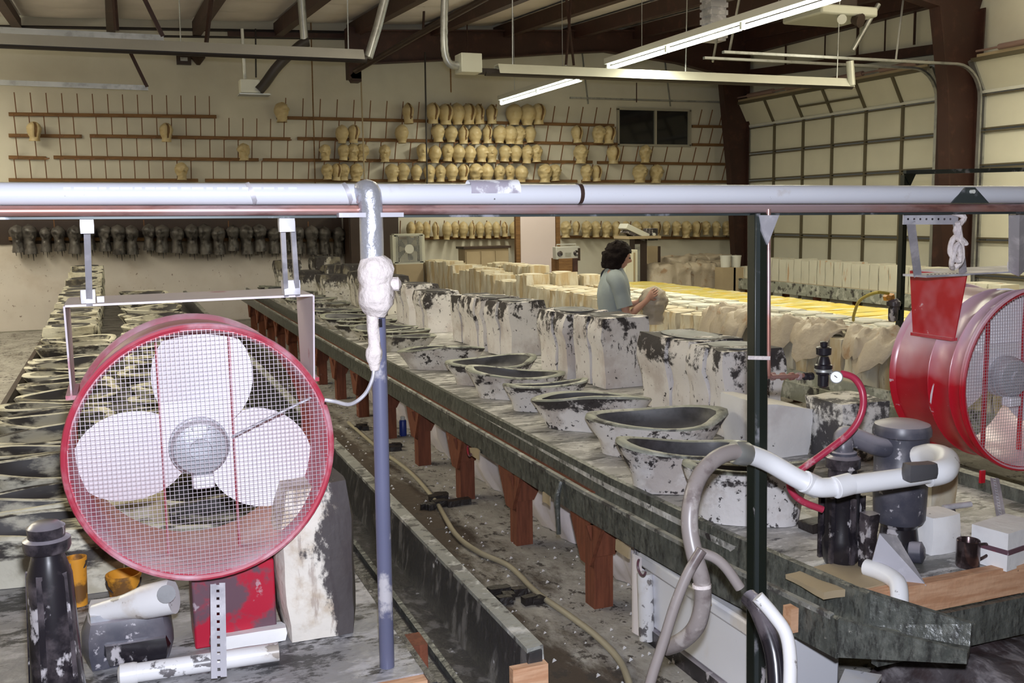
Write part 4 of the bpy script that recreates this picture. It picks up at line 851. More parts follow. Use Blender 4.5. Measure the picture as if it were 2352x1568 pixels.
# hangers of the two fans
def hanger(pairs, blocks, label, w=.016):
    t = thing('fan_hanger', pairs[0][1], label, 'hanger', 'fan hangers')
    for p, q in pairs: ob('arm', MB().bar(p, q, w, w, up=(0, 1, 0)), M['galvdust'], t)
    for c, s in blocks: ob('clamp', MB().lump(c, s, (2, 2, 2), .004, 3, bev=.2), M['galvdust'], t)
    return t
yl = 2.94; zl_ = CL.z + .44
def onyoke(px, Y=yl): p = PY(px, 700, Y); p.z = zl_; return p
hanger([(PY(199, 502, 2.74), onyoke(206))], [(PY(200, 520, 2.74), (.035, .03, .035)), (onyoke(204) + Vector((0, 0, .02)), (.04, .05, .035)), (onyoke(232) + Vector((0, 0, .01)), (.02, .03, .015))], 'single grey hanger at the left end of the left fan')
hanger([(PY(648, 505, 2.74), onyoke(658)), (PY(671, 505, 2.74), onyoke(684))], [(PY(658, 515, 2.74), (.045, .03, .04)), (onyoke(670) + Vector((0, 0, .022)), (.05, .06, .04))], 'double grey hanger at the right end of the left fan', .013)
def onyoker(px, Y=2.94): p = PY(px, 630, Y); p.z = CR.z + .44; return p
a, b = PY(2074, 503, 2.76), PY(2200, 503, 2.76)
t = thing('fan_hanger', b, 'grey perforated hanger frame over the red yoke of the right fan', 'hanger', 'fan hangers')
for (p, q, w) in ((a, b, .038), (PY(2092, 510, 2.76), onyoker(2108), .03), (PY(2198, 510, 2.76), onyoker(2212), .03)): ob('arm', MB().bar(p, q, .004, w, up=(0, 0, 1)) if w > .035 else MB().bar(p, q, .004, w, up=(1, 0, 0)), M['galvdust'], t)
c = onyoker(2150); ob('foot_plate', MB().box(c, (.21, .12, .008)), M['galvdust'], t)
for k in range(9): ob('hole', MB().lathe([(.0035, 0), (.0035, .0015)], c + Vector((-.07 + k * .018, -.03, .004)), (0, 0, 1), 8), M['black'], t)
for k in range(8): ob('hole', MB().lathe([(.004, 0), (.004, .0015)], a.lerp(b, .08 + k * .11) + Vector((0, -.002, 0)), (0, -1, 0), 8), M['black'], t)
a = PY(2338, 478, 2.80); b = onyoker(2336); hanger([(a, b)], [(b + Vector((0, 0, .02)), (.05, .06, .03)), (a, (.05, .03, .05))], 'blue grey hanger plate at the right edge over the right fan', .045)
m = MB(); q = [PY(2190, 488, 2.74), PY(2215, 500, 2.73), PY(2195, 530, 2.73), PY(2218, 560, 2.73), PY(2192, 545, 2.74), PY(2183, 580, 2.74), PY(2205, 600, 2.73), PY(2200, 560, 2.72), PY(2186, 600, 2.74), PY(2190, 615, 2.76), PY(2210, 590, 2.74), PY(2200, 510, 2.72)]
m.tube(spline(q, 5), .010, 8); ob('cord_bundle', m, M['putty'], label='bundled white cord knotted to the hanger over the right fan', cat='cord')
p = PY(500, 1340, 2.92); q = PY(503, 1556, 2.74); strap([p, q], .042, 'perforated_strap', 'perforated grey strap from the left fan down to the table')
strap([PY(2284, 1098, 2.95), PY(2300, 1190, 2.72), PY(2316, 1345, 2.62)], .034, 'perforated_strap', 'perforated grey strap from the right fan down to the pine board', (.78, -.62, 0), (.62, .78, 0))
ob('red_tab', MB().box(PY(2256, 1094, 2.84), (.022, .01, .05)), M['red'], label='small red tab under the right fan', cat='bracket')

# ------------------------------------------------------------------ dark post with its copper branch, regulator and hoses
pt_, pb_ = PY(1741, 490, YR), PY(1737, 1568, YR); d = (pb_ - pt_); pb_ = pt_ + d * (pt_.z / -d.z)
t = thing('rack_post', pb_, 'black green steel post in front of the middle table', 'post')
ob('shaft', MB().bar(pt_, pb_, .052, .045, up=(0, 1, 0)), M['post'], t, bevel=.004)
ob('edge_highlight', MB().bar(pt_ + Vector((-.017, -.024, 0)), pb_ + Vector((-.017, -.024, 0)), .014, .006, up=(0, 1, 0)), M['angle'], t)  # lighter strip, a painted highlight down the left edge of the post
ob('gusset_plate', MB().prism([PY(1744, 494, YR - .03), PY(1790, 494, YR - .03), PY(1776, 530, YR - .03), PY(1764, 562, YR - .03), PY(1750, 530, YR - .03)], (0, .012, 0)), M['galvdust'], t)
ob('tape', MB().bar(PY(1719, 821, YR - .028), PY(1768, 822, YR - .028), .006, .012), M['putty'], t)
t = thing('air_regulator', PY(1892, 885, 2.72), 'black air regulator with white gauge on a copper branch pipe', 'regulator')
ob('branch_pipe', MB().tube(spline([PY(1765, 480, 2.68), PY(1765, 640, 2.68), PY(1765, 845, 2.68), PY(1767, 860, 2.69), PY(1780, 865, 2.70), PY(1850, 862, 2.72)], 4), .0075, 10), M['copper'], t)
for k, px in enumerate((1775, 1798, 1818, 1834, 1850, 1862)):
    ob('fitting', MB().lathe([(.009, -.010), (.0135, -.006), (.0135, .006), (.009, .010)], PY(px, 864, 2.72), (1, 0, 0), 8 if k % 2 else 12), M['copper' if k < 4 else 'blackclean'], t)
P = PY(1891, 855, 2.72); s = .0015
ob('body', MB().lathe([(.012, -.05), (.018, -.045), (.018, -.01), (.024, -.005), (.026, .012), (.030, .014), (.030, .026), (.024, .03), (.02, .045), (.016, .055)], P, (0, 0, 1), 18), M['blackclean'], t)
ob('clear_ring', MB().lathe([(.0285, .002), (.0305, .004), (.0305, .011), (.0285, .013)], P, (0, 0, 1), 18, caps=False), M['galv'], t)
ob('knob', MB().lathe([(.016, .058), (.025, .062), (.026, .085), (.020, .088), (.012, .09), (.013, .104), (.009, .106)], P, (0, 0, 1), 12), M['blackclean'], t)
g = PY(1921, 866, 2.69); ax = nrm(np.array([0, 0, HCAM]) - np.array(g))
gg = ob('gauge', MB().lathe([(.020, -.02), (.022, -.018), (.022, .006), (.019, .008)], g, ax, 20), M['galv'], t)
ob('dial', MB().lathe([(.0185, .0075), (.0185, .0095)], g, ax, 20), M['white'], gg)
dn = MB().bar(g + Vector(ax) * .011 + Vector((-.008, 0, .006)), g + Vector(ax) * .011 + Vector((.006, 0, -.004)), .002, .002); ob('needle', dn, M['black'], gg)
ob('red_hose', MB().tube(spline([PD(1932, 857, 3.55), PD(1962, 868, 3.52), PD(1981, 900, 3.5), PD(1980, 945, 3.5), PD(1955, 990, 3.5), PD(1900, 1035, 3.5), PD(1838, 1080, 3.5), PD(1815, 1105, 3.5), PD(1820, 1130, 3.5), PD(1845, 1152, 3.5), PD(1890, 1170, 3.5)], 6), .0125, 12), M['redhose'], label='dusty red hose curving from the regulator down to the pump', cat='hose')
# white pump pipe and the mauve hoses
D1 = 3.15
pp = thing('pump_pipe', PD(2160, 1085, 3.35), 'white plastic pipe from the hose to the dark pump', 'pipe')
wpts = spline([PD(1700, 1036, D1 - .05), PD(1760, 1058, D1), PD(1830, 1098, D1), PD(1872, 1117, D1 - .01), PD(1905, 1119, D1), PD(1960, 1112, D1 + .02), PD(2080, 1096, D1 + .07), PD(2140, 1086, D1 + .1)], 5)
ob('tube', MB().tube(wpts, .0315, 18), M['pvcclean'], pp)
for px, py, ax in ((1935, 1115, (1, 0, .1)), (1862, 1112, (1, 0, -.5))): ob('coupling', MB().lathe([(.033, -.03), (.0355, -.028), (.0355, .028), (.033, .03)], PD(px, py, D1), ax, 18), M['pvcclean'], pp)
ob('elbow', MB().tube(spline([PD(2130, 1090, D1 + .1), PD(2168, 1080, D1 + .12), PD(2172, 1055, D1 + .22), PD(2140, 1045, D1 + .34), PD(2110, 1050, D1 + .4)], 6), .041, 18), M['pvcclean'], pp)
ob('metal_coupling', MB().lathe([(.034, -.03), (.038, -.02), (.038, .02), (.034, .03)], PD(1701, 1040, D1 - .05), (1, 0, -.25), 16), M['galv'], pp)
ob('grey_scum', MB().lump(PD(2110, 1082, D1 + .03), (.13, .05, .05), (5, 3, 3), .012, 9, bev=.3), M['lining'], pp)
hp = spline([PD(1705, 1042, D1 - .06), PD(1680, 1038, D1 - .08), PD(1640, 1056, D1 - .12), PD(1606, 1095, D1 - .16), PD(1588, 1150, D1 - .2), PD(1584, 1210, D1 - .22), PD(1596, 1275, D1 - .24), PD(1612, 1335, D1 - .24), PD(1613, 1390, D1 - .22), PD(1598, 1440, D1 - .2), PD(1565, 1472, D1 - .16), PD(1530, 1486, D1 - .1)], 6)
ob('thick_hose', MB().tube(hp, .0255, 14), M['hose'], label='thick mauve grey hose arching from the white pipe down over the gutter', cat='hose')
ob('thin_hose', MB().tube(spline([PD(1612, 1262, 2.86), PD(1596, 1288, 2.86), PD(1576, 1325, 2.86), PD(1550, 1390, 2.86), PD(1525, 1470, 2.86), PD(1500, 1545, 2.86), PD(1485, 1600, 2.86)], 5), .0155, 12), M['hose'], label='thinner grey hose running down past the loop of thick hose', cat='hose')
ob('hose_stub', MB().tube(spline([PD(1606, 1268, 2.9), PD(1640, 1280, 2.9), PD(1668, 1304, 2.9), PD(1700, 1350, 2.9)], 5), .0155, 12), M['hose'], label='short grey hose end poking out toward the dark post', cat='hose')
ob('hose_tie', MB().lathe([(.028, -.005), (.028, .005)], PD(1612, 1345, D1 - .24), (0, .1, 1), 14), M['putty'], label='pale tie round the thick hose', cat='tie')

# the pump: two canisters joined by a bend, standing on the table end
Dp = 3.50
P0 = PZ(2062, 1275, .602); base = P0
t = thing('filter_pump', (base.x, base.y, .60), 'dark grey pump canister with a lid, crusted black strainer beside it', 'pump')
def zof(py, px=2065): v = PY(px, py, base.y); return v.z
zs = {k: zof(k) for k in (975, 992, 1000, 1092, 1100, 1185, 1195, 1260)}
u = .061 * Dp / 3.5
ob('canister', MB().lathe([(.085, zs[1195]), (.093, zs[1185]), (.098, zs[1100]), (.102, zs[1092]), (.096, zs[1092] + .01), (.097, zs[1000]), (.09, zs[1000])], (base.x, base.y, 0), (0, 0, 1), 28), M['pump'], t)
ob('lid', MB().lathe([(.095, zs[1000]), (.104, zs[1000] + .005), (.105, zs[1000] + .022), (.098, zs[992] + .03), (.07, zs[992] + .04), (.01, zs[992] + .044)], (base.x, base.y, 0), (0, 0, 1), 28), M['pump'], t)
ob('foot', MB().lathe([(.09, .602), (.075, .64), (.065, zs[1195] - .02), (.08, zs[1195] + .005)], (base.x, base.y, 0), (0, 0, 1), 24), M['black'], t)
B1 = PZ(1930, 1292, .602)
def z2(py): return PY(1930, py, B1.y).z
ob('strainer', MB().lathe([(.055, .602), (.068, .63), (.07, .70), (.062, .72), (.064, z2(1130)), (.07, z2(1110)), (.052, z2(1100)), (.052, z2(1078)), (.062, z2(1072)), (.062, z2(1050)), (.04, z2(1040))], (B1.x, B1.y, 0), (0, 0, 1), 24), M['black'], t)
for k in range(6):
    a = k * PI / 3 + .4; c = Vector((B1.x + math.cos(a) * .072, B1.y + math.sin(a) * .072, 0)); ob('rib', MB().bar(c + Vector((0, 0, .62)), c + Vector((0, 0, z2(1135))), .014, .016, up=(1, 0, 0)), M['black'], t)
c0 = Vector((B1.x, B1.y, z2(1045))); c1 = Vector((base.x - .08, base.y - .01, zof(1035)))
ob('bend', MB().tube(spline([c0, c0 + Vector((0, 0, .035)), c0 + Vector((.03, .02, .065)), c1 + Vector((-.04, 0, .03)), c1 + Vector((.03, 0, .02))], 6), .036, 16), M['pump'], t)
ob('bend_collar', MB().lathe([(.045, -.012), (.048, -.01), (.048, .012), (.04, .016)], c0, (0, 0, 1), 18), M['pump'], t)
ob('clamp_block', MB().lump(PZ(1996, 1240, .72), (.05, .05, .2), (2, 2, 5), .012, 4, bev=.15), M['black'], t)
ob('outlet_saddle', MB().tube([Vector((base.x + .06, base.y - .03, zof(1070))), Vector((base.x + .13, base.y - .05, zof(1060)))], .05, 16), M['pump'], t)
ob('valve_knob', MB().lathe([(.02, -.03), (.04, -.02), (.04, .02), (.02, .03)], PZ(2104, 1268, .64), (.6, -.8, .1), 16), M['pump'], t)
m = MB(); 
m.prism([PZ(1992, 1330, .603), PZ(2128, 1345, .603), PZ(2060, 1230, .75), PZ(2020, 1225, .77)], (.004, .006, 0)); ob('splash_plate', m, M['galvdust'], t)
ob('outlet_elbow', MB().tube(spline([PZ(1990, 1302, .64), PZ(2020, 1312, .64), PZ(2050, 1328, .635), PZ(2064, 1348, .62), PZ(2066, 1400, .56)], 6), .030, 16), M['pvcclean'], label='white plastic elbow dropping from the pump over the pine board', cat='pipe')
ob('base_cloth', MB().lump(PZ(1935, 1330, .606), (.34, .22, .02), (7, 5, 1), .02, 5), M['cardboard'], label='crusted tan cloth beneath the black strainer', cat='cloth')
# small things on the table end
p = PZ(2222, 1300, .602); t = thing('mug', p, 'tarnished metal mug on the end of the middle table', 'mug')
ob('cup', MB().lathe([(.038, 0), (.041, .004), (.041, .098), (.039, .10), (.037, .097), (.036, .01), (.0, .008)], p, (0, 0, 1), 28, caps=False), M['chrome'], t)
ob('handle', MB().tube(spline([p + Vector((.038, -.012, .08)), p + Vector((.07, -.022, .078)), p + Vector((.075, -.024, .045)), p + Vector((.04, -.012, .022))], 5), .006, 8), M['chrome'], t)
ob('block_mold', MB().lump(PZ(2152, 1262, .602) + Vector((0, .02, .07)), (.16, .14, .15), (3, 3, 3), .012, 6, bev=.3), M['pw'], label='white rounded block between the pump and the mug', cat='mold')
ob('block_mold', MB().lump(PZ(2160, 1180, .602) + Vector((0, .05, .10)), (.14, .14, .2), (3, 3, 3), .010, 7, bev=.1), M['pc'], label='tan block under the elbow of the white pump pipe', cat='mold')
p = PZ(2200, 1232, .602); t = thing('clamp', p, 'dark clamp with a pale handle behind the mug', 'clamp')
ob('bar', MB().bar(p, p + Vector((-.02, .02, .12)), .018, .025), M['black'], t); ob('handle', MB().tube([p + Vector((-.06, .02, .12)), p + Vector((.06, .0, .125))], .012, 10), M['galvdust'], t)
p = PZ(2325, 1292, .602); t = thing('carton', p, 'white carton with a red stripe behind the perforated strap', 'carton')
ob('box', MB().box(p + Vector((0, .03, .07)), (.22, .14, .14), .2), M['pw'], t); ob('red_stripe', MB().box(p + Vector((.0, .028, .07)), (.222, .145, .018), .2), M['redplate'], t)
p = PZ(1790, 1215, .602); ob('latex_scrap', MB().lump(p + Vector((.14, -.05, .015)), (.14, .10, .035), (4, 3, 1), .02, 12, bev=.3), M['debris'], label='black scrap lying in front of the red hose', cat='scrap')
# front of the middle table
ob('front_board', MB().b2((2.25, 2.555, .505), (3.7, 2.6, .61)), M['ply'], tb)
ob('front_flange', MB().b2((2.30, 2.53, .36), (3.7, 2.56, .50)), M['gutter'], tb)
ob('pine_block', MB().box(PX(1816, 1420, 2.055), (.03, .045, .085)), M['ply'], tb)

# ------------------------------------------------------------------ beneath the gutter: white chest, drain pipe, wet cloths
t = thing('white_chest', (2.2, 2.6, 0), 'long white chest with black base strip lying under the gutter', 'chest')
ob('body', MB().b2((2.10, 2.86, .07), (2.42, 3.78, .34)), M['lam'], t, bevel=.01)
ob('lid_strip', MB().b2((2.075, 2.86, .33), (2.44, 3.80, .39)), M['lam'], t, bevel=.012)
ob('base_strip', MB().b2((2.08, 2.83, .0), (2.42, 3.80, .07)), M['black'], t)
def fn(u, v):
    a = u * PI * 1.1 - .3; return Vector((2.26 - .20 * math.cos(a), 3.80 + .13 * math.sin(a) + .02 * math.sin(u * 22), .01 + .37 * v))
m = MB().grid(fn, 22, 4); q = len(m.v); m.add([v + Vector((.004, -.01, 0)) for v in m.v], [f[::-1] for f in m.f]); ob('end_wrap', m, M['plastic'], t, sharp=80)
ob('corner_post', MB().tube([(2.07, 3.70, .02), (2.07, 3.72, .32)], .035, 12), M['pvcspot'], t)
ob('floor_sheet', MB().b2((1.86, 2.0, .003), (2.06, 3.2, .012)), M['lam'], label='flat white board lying on the floor beside the chest', cat='board')
ob('drain_pipe', MB().tube(spline([PD(1740, 1370, 2.75), PD(1775, 1410, 2.74), PD(1805, 1455, 2.72), PD(1815, 1520, 2.70), PD(1812, 1620, 2.68)], 5), .0185, 14), M['pvcspot'], label='stained white drain pipe bent beneath the end of the gutter', cat='pipe')
ob('black_pipe', MB().tube(spline([PD(1720, 1372, 2.84), PD(1742, 1400, 2.80), PD(1778, 1500, 2.74), PD(1786, 1620, 2.7)], 5), .026, 14), M['black'], label='black stained pipe behind the lower part of the dark post', cat='pipe')
def cloth(x0, x1, y0, y1, z, seed, label, amp=.06):
    def fn(u, v):
        x = x0 + (x1 - x0) * u; y = y0 + (y1 - y0) * v; e = min(u, 1 - u, v, 1 - v)
        h = z * min(1, e * 7) + amp * noise.noise(Vector((x * 2.2 + y * 1.3 + seed, (y - x * .6) * 7, seed))) * min(1, e * 5) + .03 * noise.noise(Vector((x * 9, y * 9, seed)))
        return Vector((x, y, max(.004, h)))
    m = MB().grid(fn, 36, 26); n = len(m.v); m.add([Vector((v.x, v.y, 0)) for v in m.v], [f[::-1] for f in m.f])
    return ob('wet_cloth', m, M['cloth'], label=label, cat='cloth', sharp=80)
cloth(2.52, 3.9, 1.55, 3.0, .30, 3, 'heap of dark wet sheeting at the lower right corner')
cloth(2.0, 2.62, 1.5, 2.78, .26, 8, 'grey wet cloth heaped under the spout of the gutter')
ob('laminate_offcut', MB().prism([(2.10, 2.50, .31), (2.24, 2.62, .31), (2.31, 2.52, .32), (2.16, 2.42, .32)], (0, 0, .016)), M['lam'], label='spattered white board lying below the spout', cat='board')
for (p, r_, lb) in ((PX(1078, 1035, 1.97), .035, 'small red wire loop hanging from the gutter beside a red leg'), (PX(1474, 1302, 1.975), .035, 'red wire loop hanging at the end of the white chest')):
    ob('wire_loop', MB().tube(arc(p, r_, -PI * .9, PI * .25, (0, 1, 0), (0, 0, 1), 12), .005, 6), M['redplate'], label=lb, cat='wire')

# ------------------------------------------------------------------ floor of the aisle
ob('floor_hose', MB().tube(spline([PZ(800, 970, .016), PZ(870, 1030, .016), PZ(940, 1082, .016), PZ(1000, 1150, .016), PZ(1045, 1225, .016), PZ(1100, 1268, .016), PZ(1170, 1300, .016), PZ(1235, 1362, .016), PZ(1310, 1415, .016), PZ(1375, 1465, .016), PZ(1425, 1520, .016), PZ(1452, 1590, .016)], 6), .0155, 12), M['floorhose'], label='beige hose snaking along the dirty aisle floor', cat='hose')
for i, (px, py, s_) in enumerate([(1026, 1152, .26), (1180, 1375, .2), (900, 1030, .2), (985, 1170, .1), (830, 985, .16)]):
    c = PZ(px, py, 0); m = MB()
    for k in range(7): m.lump(c + Vector((rnd.uniform(-.5, .5) * s_, rnd.uniform(-.5, .5) * s_, .018)), (s_ * .4, s_ * .3, .036), (2, 2, 1), .02, i * 9 + k, bev=.3)
    ob('rubber_scraps', m, M['debris'], label=['black scraps heaped against the beige hose', 'black scraps left of the beige hose on the aisle floor', 'black scraps beside the blue grey pipe foot, far along the aisle', 'small black scraps by the second red leg', 'black scraps under the pale fan cord'][i], cat='scraps', kind='stuff')
m = MB()
for k in range(700):
    y = 3 + 9 * rnd.random() ** 1.6; x = rnd.uniform(1.1, 2.5); s_ = rnd.uniform(.004, .014)
    m.add([(x, y, .001), (x + s_ * 2, y + s_, .001), (x + s_, y + s_ * 2, .001), (x + s_, y + s_, s_)], [(0, 1, 3), (1, 2, 3), (2, 0, 3)])
ob('plaster_crumbs', m, [M['pw'], M['debris']], label='crumbs of plaster scattered over the aisle floor', cat='crumbs', kind='stuff', sharp=10)
p = PZ(926, 1000, 0); t = thing('blue_can', p, 'small blue can on the floor under the middle table', 'can')
ob('can_body', MB().lathe([(.03, 0), (.032, .005), (.032, .13), (.025, .14)], p, (0, 0, 1), 14), mat('blue_paint', (.02, .04, .22), .4), t); ob('cap', MB().lathe([(.02, .14), (.02, .17)], p, (0, 0, 1), 12), M['white'], t)

# ------------------------------------------------------------------ near end of the left table
p = PD(112, 1300, 2.42); t = thing('black_strainer', (p.x, p.y, .6), 'tall crusted black strainer at the lower left corner', 'pump')
z0 = PD(112, 1262, 2.42).z; z1 = PD(112, 1195, 2.42).z
ob('body', MB().lathe([(.07, .6), (.068, .7), (.06, .8), (.052, z0 - .06), (.04, z0 - .02), (.036, z0)], (p.x, p.y, 0), (0, 0, 1), 22), M['black'], t)
ob('cap', MB().lathe([(.05, z0), (.054, z0 + .01), (.054, z0 + .03), (.042, z0 + .035), (.044, z1 - .01), (.03, z1)], (p.x, p.y, 0), (0, 0, 1), 22), M['black'], t)
for k in range(5): a = k * 1.25 - 2; c = Vector((p.x + .066 * math.cos(a), p.y + .066 * math.sin(a), 0)); ob('rib', MB().bar(c + Vector((0, 0, .6)), c * 1 + Vector((-.02 * math.cos(a), -.02 * math.sin(a), z0 - .05)), .014, .014, up=(1, 0, 0)), M['black'], t)
p = PZ(300, 1528, .602); t = thing('pump_motor', p, 'grey crusted motor with a round cap in front of the left fan', 'motor')
ob('housing', MB().lump(p + Vector((0, .07, .07)), (.26, .16, .135), (6, 4, 3), .014, 3, bev=.35), M['pump'], t)
ob('top_plate', MB().lump(p + Vector((.01, .09, .145)), (.25, .15, .025), (5, 3, 1), .012, 4, bev=.2), M['motor'], t); ob('cap', MB().lathe([(.03, 0), (.028, .02), (.02, .025)], p + Vector((.0, .07, .155)), (0, 0, 1), 16), M['pump'], t)
ob('coil', MB().lump(p + Vector((.02, -.01, .05)), (.18, .05, .06), (6, 2, 2), .022, 5, bev=.3), M['black'], t)
t = thing('white_tube', PZ(460, 1530, .602), 'spotted white plastic tube lying in front of the left fan', 'pipe')
a, b = PZ(290, 1548, .63), PZ(640, 1496, .63); ob('tube', MB().tube([a, b], .027, 16), M['pvcspot'], t); d = (a - b).normalized(); ob('end_cap', MB().lathe([(.029, -.03), (.031, -.02), (.031, .015), (.02, .022)], a, d, 16), M['pvcspot'], t)
p = PZ(545, 1478, .602); t = thing('red_box', p, 'red metal box blotched with grey rubber beneath the left fan', 'box')
ob('case', MB().box(p + Vector((0, .09, .125)), (.245, .17, .25)), M['redplate'], t, bevel=.006); ob('plaster_crust', MB().lump(p + Vector((.03, -.005, .02)), (.24, .06, .04), (6, 2, 2), .02, 5, bev=.2), M['pw'], t)
p = PZ(742, 1466, .602); m = MB().lump(p + Vector((0, .10, .245)), (.235, .22, .49), (4, 4, 8), .018, 15, bev=.34)
mm = mat('plaster_marbled', (.72, .67, .60), .7, bump=.25, bscale=20, stains=[dict(c=(.40, .28, .16), scale=7, thr=.58, soft=.08, amt=.6), dict(c=(.30, .22, .18), scale=11, st=(3, 3, .5), thr=.6, soft=.05, amt=.6), dict(c=(.045, .036, .04), scale=4, st=(1, 1, .6), thr=.60, soft=.03, amt=.96, det=9, rough=.7, band=(.12, .17, .20))])
ob('tall_mold', m, mm, label='tall marbled plaster mold standing between the left fan and the pipe', cat='mold')
t = thing('white_nozzle', PZ(320, 1415, .602), 'white plastic nozzle leaning behind the grey motor', 'nozzle'); a, b = PD(398, 1368, 2.92), PD(215, 1408, 2.92)
ob('cone', MB().tube([a, a.lerp(b, .35), a.lerp(b, .6), b], [.052, .05, .036, .025], 18), M['pvcspot'], t); ob('mouth', MB().lathe([(.026, -.004), (.026, .004)], PD(382, 1364, 2.865), tuple(nrm(np.array([0, 0, 1.9]) - np.array(a))), 16), M['lining'], t)
for (x0, x1, y0, y1, lb) in ((156, 206, 1282, 1400, 'black stained orange tub at the left behind the strainer'), (246, 330, 1325, 1392, 'orange tub half hidden behind the white nozzle')):
    p = PZ((x0 + x1) / 2, y1, .602); w = (x1 - x0) * 3.0 / 2290; h = (y1 - y0) * 3.05 / 2290; t = thing('orange_tub', p, lb, 'tub')
    ob('bucket', MB().lathe([(w * .42, 0), (w * .5, h), (w * .53, h), (w * .53, h + .01), (w * .47, h + .01), (w * .40, .01), (0, .008)], p + Vector((0, .05, 0)), (0, 0, 1), 20, caps=False), M['orange'], t); ob('handle', MB().tube(arc(p + Vector((0, .05 - w * .3, h)), w * .5, PI, 2 * PI, (1, 0, 0), (0, 0, 1), 10), .003, 6), M['darkpipe'], t)
p = PZ(230, 1395, .602); ob('block_mold', MB().lump(p + Vector((-.02, .22, .12)), (.22, .16, .24), (4, 3, 4), .016, 22, bev=.2), M['pa'], label='stained block mold at the left behind the orange tubs', cat='mold')
ob('block_mold', MB().lump(PZ(300, 1290, .602) + Vector((0, .2, .1)), (.3, .2, .2), (4, 3, 3), .016, 25, bev=.15), M['pc'], label='tan stained block mold behind the lower rim of the left fan', cat='mold')
# ================================================================== BACK OF THE ROOM AND THE PERSON
def box_at(px0, py0, px1, py1, Y, dep):
    a = PY(px0, py0, Y); b = PY(px1, py1, Y); return Vector(((a.x + b.x) / 2, Y + dep / 2, (a.z + b.z) / 2)), (abs(b.x - a.x), dep, abs(a.z - b.z))
def floorbox(px0, py0, px1, Y, dep):
    a = PY(px0, py0, Y); b = PY(px1, py0, Y); return (a.x, Y, 0), (b.x, Y + dep, a.z)
a, b = floorbox(800, 478, 914, 18.3, .5); t = thing('steel_cabinet', ((a[0] + b[0]) / 2, 18.4, 0), 'tall dark brown cabinet against the back wall behind the foil elbow', 'cabinet')
ob('carcass', MB().b2(a, b), M['brown'], t); xm = (a[0] + b[0]) / 2
for x0, x1 in ((a[0] + .02, xm - .01), (xm + .01, b[0] - .02)):
    d = ob('door', MB().b2((x0, 18.28, .1), (x1, 18.3, b[2] - .04)), M['brown'], t); ob('handle', MB().b2((x1 - .06, 18.255, 1.0), (x1 - .04, 18.28, 1.15)), M['galv'], d)
a, b = floorbox(906, 540, 968, 16.5, .25); t = thing('box_fan', ((a[0] + b[0]) / 2, 16.6, 0), 'grey box fan with square guard by the brown cabinet', 'fan'); zc = b[2] - (b[0] - a[0]) / 2; xc = (a[0] + b[0]) / 2; s_ = (b[0] - a[0]) / 2
fm = MB()
for sx, sz, w, h in ((0, 1, s_, .03), (0, -1, s_, .03), (1, 0, .03, s_), (-1, 0, .03, s_)): fm.box((xc + sx * s_, 16.55, zc + sz * s_), (w * 2 + .03, .16, h * 2 if h == s_ else .04))
ob('frame', fm, M['heater'], t); gm = MB()
for k in range(-9, 10): gm.box((xc + k * s_ / 10, 16.47, zc), (.008, .008, s_ * 2)); gm.box((xc, 16.47, zc + k * s_ / 10), (s_ * 2, .008, .008))
ob('guard', gm, M['galv'], t, kind='stuff'); ob('hub', MB().lathe([(.07, -.03), (.08, .02)], (xc, 16.46, zc), (0, -1, 0), 16), M['white'], t)
for k in range(5):
    an = k * 1.257; ob('blade', MB().prism([(xc, 16.55, zc), (xc + math.cos(an - .3) * s_ * .9, 16.52, zc + math.sin(an - .3) * s_ * .9), (xc + math.cos(an + .3) * s_ * .9, 16.6, zc + math.sin(an + .3) * s_ * .9)], (0, .01, 0)), M['galvdust'], t)
ob('stand', MB().b2((a[0], 16.45, 0), (b[0], 16.7, zc - s_ - .02)), M['cardboard'], t)
a, b = floorbox(1068, 572, 1168, 17.8, .4); t = thing('low_cabinet', ((a[0] + b[0]) / 2, 18, 0), 'tan low cabinet with a dark top edge left of the pinkish board', 'cabinet')
ob('carcass', MB().b2(a, b), M['cardboard'], t); ob('top', MB().b2((a[0] - .04, 17.76, b[2]), (b[0] + .04, 18.22, b[2] + .04)), M['brown'], t)
for k in range(3): x0 = a[0] + (b[0] - a[0]) * k / 3; ob('door', MB().b2((x0 + .02, 17.78, .1), (x0 + (b[0] - a[0]) / 3 - .02, 17.8, b[2] - .05)), M['cardboard'], t)
a, b = floorbox(1195, 490, 1275, 17.9, .06); t = thing('pinkish_board', ((a[0] + b[0]) / 2, 17.9, 0), 'tall pinkish white board between two brown posts', 'board')
ob('sheet', MB().b2(a, b), M['pinkboard'], t)
for x in (a[0] - .05, b[0] + .06): ob('post', MB().b2((x - .045, 17.9, 0), (x + .045, 17.99, b[2])), M['rail'], t)
a, b = floorbox(1284, 594, 1326, 16.8, .35); t = thing('wooden_stand', ((a[0] + b[0]) / 2, 17, 0), 'brown wooden stand under the portable radio', 'stand')
ob('box', MB().b2(a, b), M['rail'], t); ob('side', MB().b2((b[0] - .10, 16.78, .05), (b[0] - .0, 16.8, b[2])), M['steel'], t)
c, s_ = box_at(1277, 567, 1332, 594, 16.82, .16); t = thing('portable_radio', c - Vector((0, 0, s_[2] / 2)), 'grey portable radio with two round speakers on a brown stand', 'radio')
ob('case', MB().box(c, s_), M['radio'], t, bevel=.01)
for sg in (-1, 1): ob('speaker', MB().lathe([(.055, 0), (.052, .012), (.02, .005)], c + Vector((sg * s_[0] * .34, -.08, -.01)), (0, -1, 0), 18), M['black'], t)
